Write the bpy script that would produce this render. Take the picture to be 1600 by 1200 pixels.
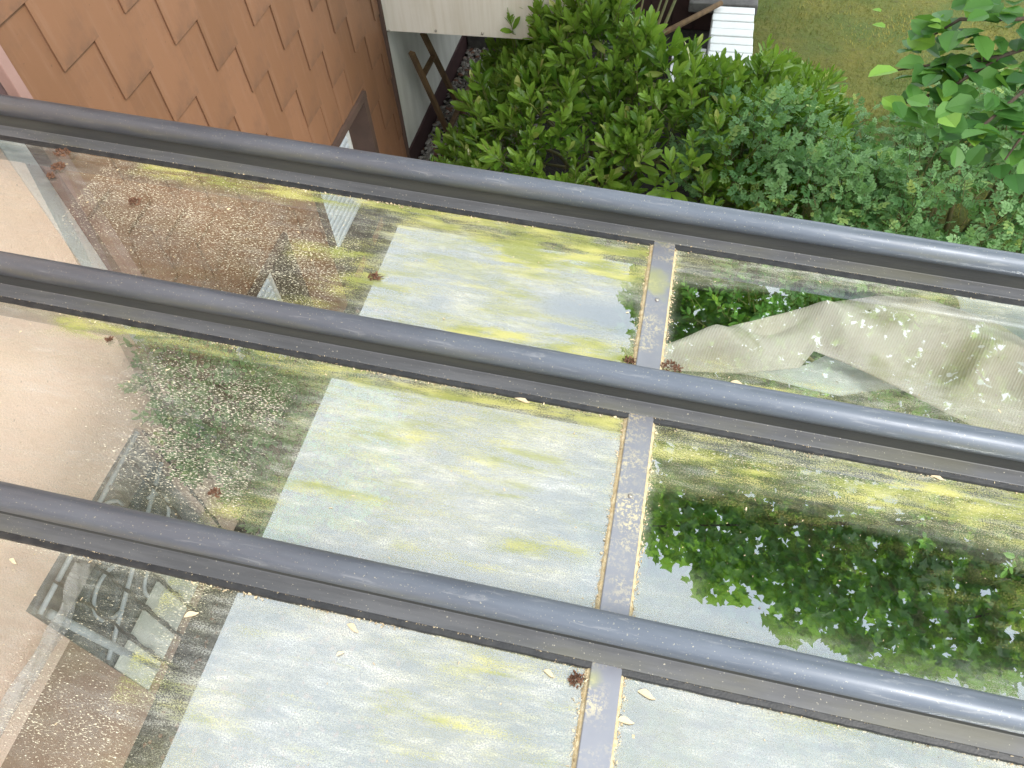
import bpy, bmesh, math, random
import numpy as np
from mathutils import Vector, Matrix, noise
random.seed(7); rng = np.random.default_rng(7)
S = bpy.context.scene
for o in list(bpy.data.objects): bpy.data.objects.remove(o)
COL = S.collection

# ------------------------------------------------------------------ camera
F = 1202.0
def nrm(v): v = np.array(v, float); return v/np.linalg.norm(v)
Uc = nrm([-80, 900, 1202]); Wc = np.array([417, 1524, -1202.]); Wc = nrm(Wc-Wc.dot(Uc)*Uc)
Xc = np.cross(Wc, Uc); R = np.array([Xc, Wc, Uc])          # camera axes -> world
cam_d = bpy.data.cameras.new('camera'); cam = bpy.data.objects.new('camera', cam_d); COL.objects.link(cam)
cam.matrix_world = Matrix([list(R[0])+[0], list(R[1])+[0], list(R[2])+[0], [0, 0, 0, 1]])
cam_d.sensor_width = 36; cam_d.lens = F/1600*36; cam_d.clip_start = .02; cam_d.clip_end = 500
S.camera = cam
# ------------------------------------------------------------------ sky, sun, exposure
SUN_EL, SUN_AZ = math.radians(44), math.radians(122)       # azimuth from +Y towards +X
w = bpy.data.worlds.new('World'); S.world = w; w.use_nodes = True
nt = w.node_tree; nt.nodes.clear()
def wn(t): return nt.nodes.new(t)
sky = wn('ShaderNodeTexSky'); sky.sky_type = 'NISHITA'; sky.sun_disc = False
sky.sun_elevation = SUN_EL; sky.sun_rotation = SUN_AZ
sk = wn('ShaderNodeVectorMath'); sk.operation = 'SCALE'; sk.inputs['Scale'].default_value = .11
nt.links.new(sky.outputs[0], sk.inputs[0])
tc = wn('ShaderNodeTexCoord'); no = wn('ShaderNodeTexNoise'); no.inputs['Scale'].default_value = 3.2; no.inputs['Detail'].default_value = 5
nt.links.new(tc.outputs['Generated'], no.inputs['Vector'])
rp = wn('ShaderNodeValToRGB'); rp.color_ramp.elements[0].position = .38; rp.color_ramp.elements[1].position = .66
rp.color_ramp.elements[0].color = (1.30, 1.46, 1.60, 1); rp.color_ramp.elements[1].color = (1.75, 1.82, 1.86, 1)
nt.links.new(no.outputs[0], rp.inputs[0])
mx = wn('ShaderNodeMix'); mx.data_type = 'RGBA'; mx.inputs[0].default_value = .88
nt.links.new(sk.outputs[0], mx.inputs[6]); nt.links.new(rp.outputs[0], mx.inputs[7])
bg = wn('ShaderNodeBackground'); bg.inputs[1].default_value = 1.0
ou = wn('ShaderNodeOutputWorld'); nt.links.new(mx.outputs[2], bg.inputs[0]); nt.links.new(bg.outputs[0], ou.inputs[0])
sd = bpy.data.lights.new('sun', 'SUN'); sd.energy = 2.7; sd.angle = math.radians(14); sd.color = (1, .95, .88)
so = bpy.data.objects.new('sun', sd); COL.objects.link(so)
sdir = Vector((math.sin(SUN_AZ)*math.cos(SUN_EL), math.cos(SUN_AZ)*math.cos(SUN_EL), math.sin(SUN_EL)))
so.rotation_euler = sdir.to_track_quat('Z', 'Y').to_euler()
S.view_settings.view_transform = 'Standard'; S.view_settings.look = 'None'
S.view_settings.exposure = 0.58; S.view_settings.gamma = 1; S.view_settings.use_curve_mapping = False
S.render.engine = 'CYCLES'
S.cycles.max_bounces = 10; S.cycles.transparent_max_bounces = 24

# ------------------------------------------------------------------ helpers
GZ = -3.8                                  # ground level, camera is the origin
H = 1.4; SL = math.radians(4.4)            # glass plane: distance under the camera and slope
NG = np.array([math.sin(SL), 0, math.cos(SL)])
def ray(px, py): return R@np.array([px-800, 600-py, -F])
def on_glass(px, py, dz=0.0):              # pixel -> canopy coordinates at height dz over the glass
    r = ray(px, py); P = r*(-(H-dz)/r.dot(NG))
    return P[0]*math.cos(SL)-P[2]*math.sin(SL), P[1]
def on_plane(px, py, ax, val): r = ray(px, py); return r*(val/r[ax])
def proj(P):
    c = np.asarray(P)@R; z = np.minimum(c[..., 2], -1e-3)
    return np.stack([800+F*c[..., 0]/-z, 600-F*c[..., 1]/-z], -1)
def tag(o, label=None, cat=None, group=None, kind=None):
    for k, v in (('label', label), ('category', cat), ('group', group), ('kind', kind)):
        if v: o[k] = v
    return o
def empty(name, label, cat, loc=(0, 0, 0), rot=(0, 0, 0), group=None):
    o = bpy.data.objects.new(name, None); COL.objects.link(o); o.location = loc; o.rotation_euler = rot
    o.empty_display_size = .1
    return tag(o, label, cat, group)
def link(name, me, mat=None, parent=None, loc=(0, 0, 0)):
    o = bpy.data.objects.new(name, me); COL.objects.link(o); o.location = loc
    if mat and not me.materials: me.materials.append(mat)
    if parent: o.parent = parent
    return o
def mesh(name, v, f, smooth=False, attr=None):
    me = bpy.data.meshes.new(name); me.from_pydata([tuple(map(float, p)) for p in v], [], f); me.update()
    if smooth: me.polygons.foreach_set('use_smooth', [True]*len(me.polygons))
    if attr is not None:
        a = me.attributes.new('var', 'FLOAT', 'POINT'); a.data.foreach_set('value', np.asarray(attr, np.float32))
    return me
class MB:
    def __init__(s): s.v = []; s.f = []
    def box(s, x0, x1, y0, y1, z0, z1, rot=None, c=None):
        b = len(s.v)
        pts = [(x, y, z) for x in (x0, x1) for y in (y0, y1) for z in (z0, z1)]
        if rot is not None: pts = [tuple(rot@Vector(p)+Vector(c or (0, 0, 0))) for p in pts]
        s.v += pts
        s.f += [tuple(b+i for i in q) for q in ((0, 1, 3, 2), (4, 6, 7, 5), (0, 4, 5, 1), (2, 3, 7, 6), (0, 2, 6, 4), (1, 5, 7, 3))]
        return s
    def tube(s, pts, rad, n=8):
        pts = [Vector(p) for p in pts]; b = len(s.v); m = len(pts)
        rr = rad if hasattr(rad, '__len__') else [rad]*m
        for i, p in enumerate(pts):
            d = (pts[min(i+1, m-1)]-pts[max(i-1, 0)]).normalized()
            u = d.orthogonal().normalized() if abs(d.z) > .95 else d.cross(Vector((0, 0, 1))).normalized()
            w_ = d.cross(u)
            for k in range(n):
                a = 2*math.pi*k/n; s.v.append(tuple(p+rr[i]*(math.cos(a)*u+math.sin(a)*w_)))
        for i in range(m-1):
            for k in range(n):
                s.f.append((b+i*n+k, b+i*n+(k+1) % n, b+(i+1)*n+(k+1) % n, b+(i+1)*n+k))
        s.f.append(tuple(b+k for k in range(n))[::-1]); s.f.append(tuple(b+(m-1)*n+k for k in range(n)))
        return s
    def build(s, name, mat, parent=None, smooth=False, bevel=0, loc=(0, 0, 0)):
        me = mesh(name, s.v, s.f, smooth)
        bm = bmesh.new(); bm.from_mesh(me); bmesh.ops.recalc_face_normals(bm, faces=bm.faces)
        bm.to_mesh(me); bm.free()
        o = link(name, me, mat, parent, loc)
        if bevel:
            m = o.modifiers.new('b', 'BEVEL'); m.width = bevel; m.segments = 2
        return o

# ------------------------------------------------------------------ materials
class NT:
    def __init__(s, name):
        s.m = bpy.data.materials.new(name); s.m.use_nodes = True; s.t = s.m.node_tree; s.t.nodes.clear()
    def n(s, t, **k):
        x = s.t.nodes.new(t)
        for a, b in k.items(): setattr(x, a, b)
        return x
    def l(s, a, b): s.t.links.new(a, b)
    def val(s, x, sock):
        if isinstance(x, (int, float)): sock.default_value = x
        elif isinstance(x, tuple): sock.default_value = x if len(x) == 4 else (*x, 1) if sock.type == 'RGBA' else x
        else: s.l(x, sock)
    def math(s, op, a, b=0., c=None, clamp=False):
        x = s.n('ShaderNodeMath', operation=op, use_clamp=clamp); s.val(a, x.inputs[0]); s.val(b, x.inputs[1])
        if c is not None: s.val(c, x.inputs[2])
        return x.outputs[0]
    def noise(s, vec, scale, detail=4, rough=.55, dist=0.):
        x = s.n('ShaderNodeTexNoise'); s.l(vec, x.inputs['Vector']); x.inputs['Scale'].default_value = scale
        x.inputs['Detail'].default_value = detail; x.inputs['Roughness'].default_value = rough; x.inputs['Distortion'].default_value = dist
        return x.outputs[0]
    def mapping(s, vec, sc=(1, 1, 1), rot=(0, 0, 0), loc=(0, 0, 0)):
        x = s.n('ShaderNodeMapping'); s.l(vec, x.inputs[0]); x.inputs['Scale'].default_value = sc
        x.inputs['Rotation'].default_value = rot; x.inputs['Location'].default_value = loc
        return x.outputs[0]
    def step(s, v, a, b, lo=0., hi=1.):
        x = s.n('ShaderNodeMapRange', interpolation_type='SMOOTHSTEP'); s.l(v, x.inputs[0])
        s.val(a, x.inputs[1]); s.val(b, x.inputs[2]); s.val(lo, x.inputs[3]); s.val(hi, x.inputs[4]); return x.outputs[0]
    def mix(s, f, a, b):
        x = s.n('ShaderNodeMix', data_type='RGBA'); s.val(f, x.inputs[0]); s.val(a, x.inputs[6]); s.val(b, x.inputs[7]); return x.outputs[2]
    def shmix(s, f, a, b):
        x = s.n('ShaderNodeMixShader'); s.val(f, x.inputs[0]); s.l(a, x.inputs[1]); s.l(b, x.inputs[2]); return x.outputs[0]
    def coord(s, k='Object'): return s.n('ShaderNodeTexCoord').outputs[k]
    def attr(s, nme): return s.n('ShaderNodeAttribute', attribute_name=nme).outputs['Fac']
    def bump(s, h, st=.3, d=.01):
        x = s.n('ShaderNodeBump'); s.l(h, x.inputs['Height']); x.inputs['Strength'].default_value = st; x.inputs['Distance'].default_value = d
        return x.outputs[0]
    def pbr(s, col, rough=.7, metal=0., normal=None, spec=None, **k):
        x = s.n('ShaderNodeBsdfPrincipled'); s.val(col, x.inputs['Base Color']); s.val(rough, x.inputs['Roughness'])
        s.val(metal, x.inputs['Metallic'])
        if normal is not None: s.l(normal, x.inputs['Normal'])
        if spec is not None: x.inputs['Specular IOR Level'].default_value = spec
        for a, b in k.items(): s.val(b, x.inputs[a])
        return x.outputs[0]
    def out(s, sh):
        o = s.n('ShaderNodeOutputMaterial'); s.l(sh, o.inputs[0]); return s.m
def simple(name, c1, c2, scale=8, rough=.8, bump=.2, sc=(1, 1, 1), metal=0., fine=None, spec=None, bd=.004):
    t = NT(name); v = t.mapping(t.coord(), sc); n = t.noise(v, scale, 6, .6)
    c = t.mix(t.step(n, .3, .7), c1, c2)
    if fine:
        n2 = t.noise(t.coord(), fine[0], 3); c = t.mix(t.step(n2, fine[2], fine[2]+.12), c, fine[1])
    nb = t.noise(v, scale*6, 4)
    return t.out(t.pbr(c, rough, metal, t.bump(nb, bump, bd), spec))

def m_shingle():
    t = NT('terracotta_shingle'); co = t.coord('Generated'); ob = t.coord('Object')
    oi = t.n('ShaderNodeObjectInfo').outputs['Random']
    base = t.mix(oi, (.215, .105, .054), (.262, .130, .070))
    n = t.noise(ob, 9, 5, .6); base = t.mix(t.math('MULTIPLY', t.step(n, .45, .75), .5), base, (.17, .09, .055)); wv = t.noise(t.mapping(ob, (10, 14, 1.2)), 2.5, 5, .65); base = t.mix(t.step(wv, .5, .72, 0, .35), base, (.30, .17, .11))
    sep = t.n('ShaderNodeSeparateXYZ'); t.l(co, sep.inputs[0])
    n3 = t.noise(ob, 22, 4, .6)
    # grime that collects along the lower edge and the exposed left edge
    lo = t.math('MULTIPLY', t.step(sep.outputs[2], .10, .0), t.step(n3, .3, .62))
    le = t.math('MULTIPLY', t.step(sep.outputs[1], .12, .0), t.step(n3, .42, .7))
    base = t.mix(t.math('MULTIPLY', lo, .55), base, (.13, .075, .05))
    base = t.mix(t.math('MULTIPLY', le, .35), base, (.12, .07, .045))
    sp = t.noise(ob, 60, 2); base = t.mix(t.step(sp, .73, .78), base, (.1, .06, .04))
    return t.out(t.pbr(base, .55, 0, t.bump(t.noise(ob, 70, 4), .08, .002)))
M = {}
M['shingle'] = m_shingle()
M['shingle_back'] = simple('dark_membrane', (.05, .035, .03), (.07, .05, .04))
def m_stucco(name, c1, c2, dots=(.5, .36, .27)):
    t = NT(name); ob = t.coord(); n = t.noise(ob, 2.2, 5, .6); c = t.mix(t.step(n, .3, .7), c1, c2); sn = t.noise(t.mapping(ob, (3, 3, .7)), 3, 6, .65); c = t.mix(t.step(sn, .5, .75, 0, .4), c, (c2[0]*.78, c2[1]*.76, c2[2]*.74))
    f = t.noise(ob, 110, 3, .6); c = t.mix(t.math('MULTIPLY', t.step(f, .56, .7), .3), c, (c2[0]*.7, c2[1]*.66, c2[2]*.6))
    d = t.noise(ob, 45, 1, .4); c = t.mix(t.step(d, .76, .79), c, dots)
    return t.out(t.pbr(c, .92, 0, t.bump(f, .5, .006)))
M['peach'] = m_stucco('peach_stucco', (.90, .66, .52), (.82, .58, .45))
M['white_edge'] = m_stucco('white_stucco_edge', (.80, .85, .86), (.72, .78, .80), (.15, .15, .16))
M['purple'] = simple('purple_brown_paint', (.12, .075, .075), (.17, .10, .10), 6)
M['pink_trim'] = simple('pink_trim_paint', (.36, .22, .19), (.30, .18, .15), 6)
M['lower_stucco'] = m_stucco('brown_plinth_stucco', (.42, .27, .19), (.34, .22, .15))
def m_cream():
    t = NT('cream_panel'); ob = t.coord(); v = t.mapping(ob, (9, 9, .5)); n = t.noise(v, 3, 5, .65)
    c = t.mix(t.step(n, .35, .75), (.86, .80, .69), (.76, .69, .56)); n2 = t.noise(ob, 2, 4)
    c = t.mix(t.math('MULTIPLY', t.step(n2, .5, .8), .4), c, (.66, .60, .48))
    return t.out(t.pbr(c, .5))
M['cream'] = m_cream()
M['white_wall'] = simple('white_render', (.74, .73, .66), (.62, .61, .54), 3, sc=(3, 3, .6), fine=(40, (.45, .44, .38), .72))
M['plinth'] = simple('dark_red_plinth', (.045, .018, .018), (.06, .025, .024), 10)
M['dark_red'] = simple('dark_red_boards', (.04, .018, .016), (.055, .024, .02), 10)
M['wood'] = simple('weathered_wood', (.20, .12, .055), (.11, .065, .03), 4, sc=(6, 6, 1), rough=.8, bump=.4)
M['brown_wood'] = simple('brown_window_board', (.11, .065, .048), (.08, .048, .036), 6)
M['grey_stone'] = simple('grey_stone', (.16, .15, .14), (.09, .085, .08), 14, bump=.6)
M['white_brick'] = simple('white_painted_brick', (.84, .84, .82), (.76, .77, .76), 12, bump=.5, fine=(28, (.12, .12, .11), .70))
M['mortar'] = simple('grey_mortar', (.22, .21, .19), (.14, .13, .12), 20)
M['terracotta'] = simple('terracotta_pot', (.42, .15, .06), (.33, .12, .05), 12)
M['soil'] = simple('dark_soil', (.016, .014, .011), (.035, .028, .02), 9, bump=.8, fine=(60, (.09, .07, .05), .68), bd=.02)
M['soffit'] = simple('dark_soffit_boards', (.05, .045, .04), (.035, .03, .028), 8)
M['roof'] = simple('roof_tile', (.14, .07, .05), (.09, .05, .04), 12)
M['iron'] = simple('wrought_iron', (.03, .03, .03), (.06, .055, .05), 30, rough=.5)
M['grey_frame'] = simple('grey_window_frame', (.25, .29, .29), (.18, .21, .21), 12, rough=.5)
M['rail_pale'] = simple('pale_handrail', (.80, .70, .64), (.74, .64, .58), 8, rough=.5)
M['pale_frame'] = simple('pale_scroll_metal', (.48, .53, .56), (.36, .40, .42), 20, rough=.4)
M['white_board2'] = simple('white_guide_rail', (.78, .78, .74), (.70, .70, .66), 10)
M['board_white'] = simple('white_board', (.72, .74, .66), (.58, .60, .52), 10)
M['black_rubber'] = simple('black_rubber', (.012, .013, .015), (.03, .03, .03), 40, rough=.5)
M['screw'] = simple('steel_screw', (.55, .52, .45), (.4, .36, .3), 60, rough=.4, metal=.8)
M['moss_clump'] = simple('brown_moss', (.10, .045, .025), (.20, .10, .055), 60, bump=.8)
M['seed'] = simple('pale_seed_husk', (.70, .58, .38), (.52, .38, .22), 50, rough=.6)
M['bark'] = simple('bark', (.13, .09, .06), (.06, .045, .03), 20, sc=(1, 1, .3), bump=.8)
M['cane'] = simple('green_brown_cane', (.16, .12, .05), (.10, .12, .04), 20)
def m_corr():
    t = NT('pale_corrugated_sheet'); n = t.noise(t.coord(), 6, 4)
    return t.out(t.pbr(t.mix(n, (.62, .68, .74), (.54, .60, .66)), .35))
M['corr'] = m_corr()
def m_dark_glass():
    t = NT('dark_window_glass'); return t.out(t.pbr((.02, .025, .025), .06))
M['dark_glass'] = m_dark_glass()
def m_metal():
    t = NT('grey_coated_aluminium'); ob = t.coord(); v = t.mapping(ob, (.8, 6, 6)); n = t.noise(v, 6, 5, .6)
    c = t.mix(t.step(n, .35, .7), (.105, .122, .152), (.135, .155, .188))
    pol = t.noise(ob, 260, 2); c = t.mix(t.math('MULTIPLY', t.step(pol, .66, .74), .7), c, (.5, .46, .34))
    # pollen and algae film
    geo = t.n('ShaderNodeNewGeometry'); sp = t.n('ShaderNodeSeparateXYZ'); t.l(geo.outputs['Normal'], sp.inputs[0])
    side = t.step(sp.outputs[2], .75, .2)
    a = t.step(t.noise(v, 3, 4), .46, .68)
    c = t.mix(t.math('MULTIPLY', t.math('MULTIPLY', side, a), .35), c, (.17, .15, .045))
    wm = t.noise(t.mapping(ob, (3, 30, 30)), 3.5, 6, .7, .6); c = t.mix(t.step(wm, .56, .7, 0, .28), c, (.42, .42, .42))
    dk = t.noise(ob, 90, 2); c = t.mix(t.step(dk, .77, .8), c, (.04, .04, .045))
    r = t.math('ADD', t.step(n, .3, .7, .34, .46), t.step(wm, .5, .7, 0, .2))
    return t.out(t.pbr(c, r, .18, t.bump(pol, .05, .001)))
M['metal'] = m_metal()
def m_rafter():
    t = NT('weathered_grey_rafter'); ob = t.coord(); v = t.mapping(ob, (.8, 8, 8)); n = t.noise(v, 6, 5, .6)
    c = t.mix(t.step(n, .35, .7), (.075, .077, .082), (.11, .112, .118))
    a = t.step(t.noise(t.mapping(ob, (1, 4, 4)), 2.2, 5, .6), .50, .72); c = t.mix(t.math('MULTIPLY', a, .3), c, (.15, .14, .06))
    pol = t.noise(ob, 240, 2); c = t.mix(t.step(pol, .68, .74, 0, .8), c, (.5, .46, .36))
    return t.out(t.pbr(c, .5, .1, t.bump(pol, .05, .001)))
M['rafter'] = m_rafter()
M['web'] = simple('web_painted_shade', (.035, .036, .036), (.055, .055, .048), 5, sc=(.6, 6, 6), rough=.6)  # darker than the rafter: shade under the cap put into the colour
def m_strip():
    t = NT('silver_cross_bar'); ob = t.coord(); n = t.noise(ob, 14, 5, .6); c = t.mix(n, (.21, .215, .25), (.29, .295, .32))
    f = t.noise(ob, 150, 4, .7); m = t.noise(t.mapping(ob, (2, 3, 1)), 2.6, 3)
    c = t.mix(t.math('MULTIPLY', t.step(f, .45, .62), t.step(m, .42, .62)), c, (.60, .52, .34))
    c = t.mix(t.math('MULTIPLY', t.step(t.noise(t.mapping(ob, (1, 1, 1), loc=(3, 1, 0)), 7, 3), .56, .7), .5), c, (.42, .42, .10))
    return t.out(t.pbr(c, .42, .45))
M['strip'] = m_strip()
M['sealant'] = simple('crusty_sealant', (.50, .38, .20), (.66, .56, .36), 90, bump=.8, fine=(70, (.18, .12, .06), .64))

def m_leaf(name, dark, lite, yellow, rough=.38, trans=.25, tcol=None, spec=.5):
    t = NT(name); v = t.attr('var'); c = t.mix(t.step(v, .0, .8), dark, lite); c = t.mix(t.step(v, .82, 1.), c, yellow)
    n = t.noise(t.coord(), 30, 3); c = t.mix(t.math('MULTIPLY', t.step(n, .5, .75), .25), c, (c if False else (lite[0]*.6, lite[1]*.6, lite[2]*.6)))
    geo = t.n('ShaderNodeNewGeometry').outputs['Backfacing']
    c = t.mix(t.math('MULTIPLY', geo, .35), c, (lite[0]*1.1+.03, lite[1]*1.0+.03, lite[2]+.03))
    p = t.pbr(c, rough, 0, None, spec)
    tr = t.n('ShaderNodeBsdfTranslucent'); t.val(tcol or (lite[0]*1.6, lite[1]*1.7, lite[2]*.9), tr.inputs[0])
    return t.out(t.shmix(trans, p, tr.outputs[0]))
M['laurel'] = m_leaf('laurel_leaf', (.045, .12, .012), (.20, .33, .045), (.50, .50, .16), .27, .18)
M['rose'] = m_leaf('rose_leaf', (.06, .16, .045), (.20, .36, .14), (.38, .48, .12), .55, .25)
M['round'] = m_leaf('round_leaf', (.05, .16, .035), (.15, .35, .06), (.38, .66, .07), .5, .3, (.12, .30, .03))
M['tree'] = m_leaf('tree_leaf', (.02, .08, .012), (.07, .20, .02), (.14, .30, .03), .45, .55, (.34, .62, .06))
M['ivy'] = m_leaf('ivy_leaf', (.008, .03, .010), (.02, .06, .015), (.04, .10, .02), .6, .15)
M['grass'] = m_leaf('grass_blade', (.07, .12, .018), (.155, .155, .024), (.34, .28, .06), .8, .15)
def m_lawn():
    t = NT('mossy_lawn'); ob = t.coord(); n = t.noise(ob, 1.3, 5, .6); c = t.mix(t.step(n, .35, .65), (.065, .095, .014), (.125, .118, .018))
    n2 = t.noise(ob, 14, 5, .7); c = t.mix(t.step(n2, .5, .75), c, (.07, .07, .015))
    return t.out(t.pbr(c, .95, 0, t.bump(n2, .8, .03)))
M['lawn'] = m_lawn()
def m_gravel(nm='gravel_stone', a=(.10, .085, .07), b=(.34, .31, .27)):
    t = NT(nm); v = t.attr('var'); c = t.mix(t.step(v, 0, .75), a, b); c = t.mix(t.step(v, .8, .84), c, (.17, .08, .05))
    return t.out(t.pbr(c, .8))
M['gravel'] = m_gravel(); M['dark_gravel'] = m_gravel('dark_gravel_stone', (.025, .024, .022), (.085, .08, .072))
def m_cloth():
    t = NT('ribbed_awning_cloth'); uv = t.n('ShaderNodeUVMap').outputs[0]; s = t.n('ShaderNodeSeparateXYZ'); t.l(uv, s.inputs[0])
    ph = t.math('MULTIPLY', t.math('ADD', s.outputs[0], t.math('MULTIPLY', s.outputs[1], -.35)), 2*math.pi*150)
    wv = t.math('SINE', ph, 0)
    ob = t.coord(); n = t.noise(ob, 5, 5, .6)
    c = t.mix(t.step(n, .35, .7), (.80, .74, .66), (.66, .59, .49))
    c = t.mix(t.step(wv, -.2, .9, 0, .30), c, (.93, .93, .90))
    st = t.noise(t.mapping(ob, (2, 3, 1)), 3.4, 4); c = t.mix(t.math('MULTIPLY', t.step(st, .5, .68), .5), c, (.36, .35, .16))
    d = t.noise(ob, 50, 2); c = t.mix(t.step(d, .745, .77), c, (.08, .07, .05))
    d2 = t.noise(t.mapping(ob, (.5, 1, 1), (0, 0, .6)), 34, 2); m2 = t.step(t.noise(ob, 4, 2), .52, .58)
    c = t.mix(t.math('MULTIPLY', t.step(d2, .66, .69), m2), c, (.9, .9, .88))
    return t.out(t.pbr(c, .9, 0, t.bump(wv, .35, .002)))
M['cloth'] = m_cloth()
M['cloth_under'] = simple('pale_blue_cloth_underside', (.78, .85, .86), (.66, .73, .75), 6, sc=(1, 4, 1), bump=.2)
def m_plastic():
    t = NT('milky_plastic'); g = t.n('ShaderNodeBsdfGlossy'); g.inputs[0].default_value = (.9, .95, 1, 1); g.inputs[1].default_value = .2
    tr = t.n('ShaderNodeBsdfTransparent'); d = t.n('ShaderNodeBsdfDiffuse'); d.inputs[0].default_value = (.55, .6, .62, 1)
    return t.out(t.shmix(.2, t.shmix(.22, tr.outputs[0], d.outputs[0]), g.outputs[0]))
M['plastic'] = m_plastic()

def m_sp():
    t = NT('pale_light_band'); n = t.noise(t.mapping(t.coord(), (1, 9, 2)), 5, 4); p = t.pbr(t.mix(n, (.86, .85, .86), (.92, .86, .82)), .3)
    tr = t.n('ShaderNodeBsdfTransparent'); return t.out(t.shmix(t.step(n, .3, .7, .15, .34), tr.outputs[0], p))
M['light_band'] = m_sp()
def m_glass():
    """solar glass under a film of pollen, dried dust streaks and algae; masks (where the dirt sits; film also paints in mirrored sky) are mesh attributes"""
    t = NT('dirty_canopy_glass'); ob = t.coord()
    tr = t.n('ShaderNodeBsdfTransparent'); tr.inputs[0].default_value = (.94, .96, .94, 1)
    gl = t.n('ShaderNodeBsdfGlossy'); gl.inputs[1].default_value = .0; gl.inputs[0].default_value = (.93, .98, 1, 1)
    lw = t.n('ShaderNodeLayerWeight'); lw.inputs[0].default_value = .3
    clean = t.shmix(t.math('MULTIPLY_ADD', lw.outputs['Fresnel'], .5, .27), tr.outputs[0], gl.outputs[0])
    film, speck, algae = t.attr('film'), t.attr('speck'), t.attr('algae')
    vs = t.mapping(ob, (1.0, 5.0, 1), (0, 0, .06)); streak = t.noise(vs, 7, 6, .62, .4)
    big = t.noise(t.mapping(ob, (1, 1.8, 1)), 4.5, 5, .6, .5)
    fine = t.noise(t.mapping(ob, (1, 1.7, 1)), 210, 4, .7); gr = t.step(t.noise(t.mapping(ob, (1, 1.4, 1)), 330, 2, .6), .32, .68)
    # milky film, worn in streaks
    ff = t.math('MULTIPLY', film, t.math('MULTIPLY_ADD', t.step(streak, .25, .78), .55, t.step(big, .3, .7, .35, .62)))
    wipe = t.noise(t.mapping(ob, (1.0, 4.2, 1), (0, 0, -.12)), 13, 8, .66, .35)
    ff = t.math('MULTIPLY', ff, t.step(wipe, .32, .68, .55, 1.45)); ff = t.math('MULTIPLY', ff, t.step(fine, .2, .7, .65, 1.1), clamp=True)
    ff = t.math('MULTIPLY', ff, t.math('MULTIPLY_ADD', gr, 1.1, .45), clamp=True)
    fc = t.mix(t.step(big, .35, .65), (.56, .56, .42), (.72, .71, .60))
    fc = t.mix(t.step(wipe, .50, .72, 0, .5), fc, (.84, .86, .84))
    fc = t.mix(t.step(t.noise(t.mapping(ob, (1, 3, 1)), 5, 5, .6), .46, .62, 0, .55), fc, (.50, .50, .27))
    fc = t.mix(t.step(t.noise(ob, 2.4, 3), .45, .7, 0, .6), fc, (.72, .77, .82))
    # speckle: dried pollen grains and short smears
    v1 = t.mapping(ob, (.75, 2.4, 1), (0, 0, -.1)); s1 = t.noise(v1, 185, 3, .7, .3); v2 = t.mapping(ob, (1, 5.0, 1), (0, 0, .1)); s2 = t.noise(v2, 60, 5, .8)
    clus = t.noise(t.mapping(ob, (1, 2.4, 1)), 12, 4, .6)
    thr = t.math('SUBTRACT', .73, t.math('MULTIPLY', speck, t.math('MULTIPLY_ADD', clus, .14, .13)))
    sp1 = t.step(s1, thr, t.math('ADD', thr, .06))
    thr2 = t.math('SUBTRACT', .76, t.math('MULTIPLY', speck, t.math('MULTIPLY_ADD', clus, .12, .15)))
    sp2 = t.step(s2, thr2, t.math('ADD', thr2, .07))
    sp = t.math('MAXIMUM', sp1, sp2)
    scol = t.mix(t.noise(ob, 20, 3), (.58, .52, .36), (.80, .75, .60))
    # algae: yellow green, in soft streaks with a ragged edge
    al = t.math('MULTIPLY', algae, t.math('MULTIPLY_ADD', t.step(streak, .33, .68), .95, .25))
    sa = t.noise(t.mapping(ob, (1, 6.5, 1), (0, 0, .09)), 4.2, 7, .66, .5)
    al = t.math('ADD', al, t.math('MULTIPLY', t.step(film, .25, .5), t.step(sa, .50, .74, 0, .48)))
    al = t.math('ADD', al, t.math('MULTIPLY', t.math('SUBTRACT', gr, .5), t.math('MULTIPLY', .55, t.step(al, .02, .25))), clamp=True)
    al = t.step(t.math('ADD', al, t.math('MULTIPLY', t.math('SUBTRACT', fine, .5), .55)), .08, 1.05, 0, .88)
    ac = t.mix(t.step(t.noise(t.mapping(ob, (1, 4, 1)), 6, 4), .4, .64), (.24, .26, .07), (.45, .43, .14))
    ac = t.mix(t.step(fine, .56, .72, 0, .8), ac, (.60, .56, .34))
    ac = t.mix(t.step(t.noise(ob, 120, 3), .68, .76, 0, .8), ac, (.10, .10, .03))
    d1 = t.n('ShaderNodeBsdfDiffuse'); t.l(fc, d1.inputs[0]); t1 = t.n('ShaderNodeBsdfTranslucent'); t.l(fc, t1.inputs[0])
    filmS = t.shmix(.35, d1.outputs[0], t1.outputs[0])
    d2 = t.n('ShaderNodeBsdfDiffuse'); t.l(scol, d2.inputs[0])
    d3 = t.n('ShaderNodeBsdfDiffuse'); t.l(ac, d3.inputs[0])
    sh = t.shmix(ff, clean, filmS); sh = t.shmix(al, sh, d3.outputs[0]); sh = t.shmix(t.math('MULTIPLY', sp, .95), sh, d2.outputs[0])
    return t.out(sh)
M['glass'] = m_glass()

# ------------------------------------------------------------------ setting: ground
def sheet(name, x0, x1, y0, y1, z, mat, nx=1, ny=1, amp=0, **k):
    v = []; f = []
    for j in range(ny+1):
        for i in range(nx+1):
            x = x0+(x1-x0)*i/nx; y = y0+(y1-y0)*j/ny
            v.append((x, y, z+amp*noise.fractal(Vector((x*2, y*2, 3)), .7, 2, 4)))
    for j in range(ny):
        for i in range(nx): a = j*(nx+1)+i; f.append((a, a+1, a+nx+2, a+nx+1))
    o = link(name, mesh(name, v, f, True), mat); tag(o, kind='structure', **k); return o
sheet('ground', -80, 80, -80, 80, GZ-.03, M['soil'])
sheet('lawn', .35, 14, 3.6, 24, GZ+.02, M['lawn'], 90, 120, .012)
sheet('soil_bed', -2.0, .35, -3, 9, GZ-.01, M['soil'], 60, 160, .02)

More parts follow.
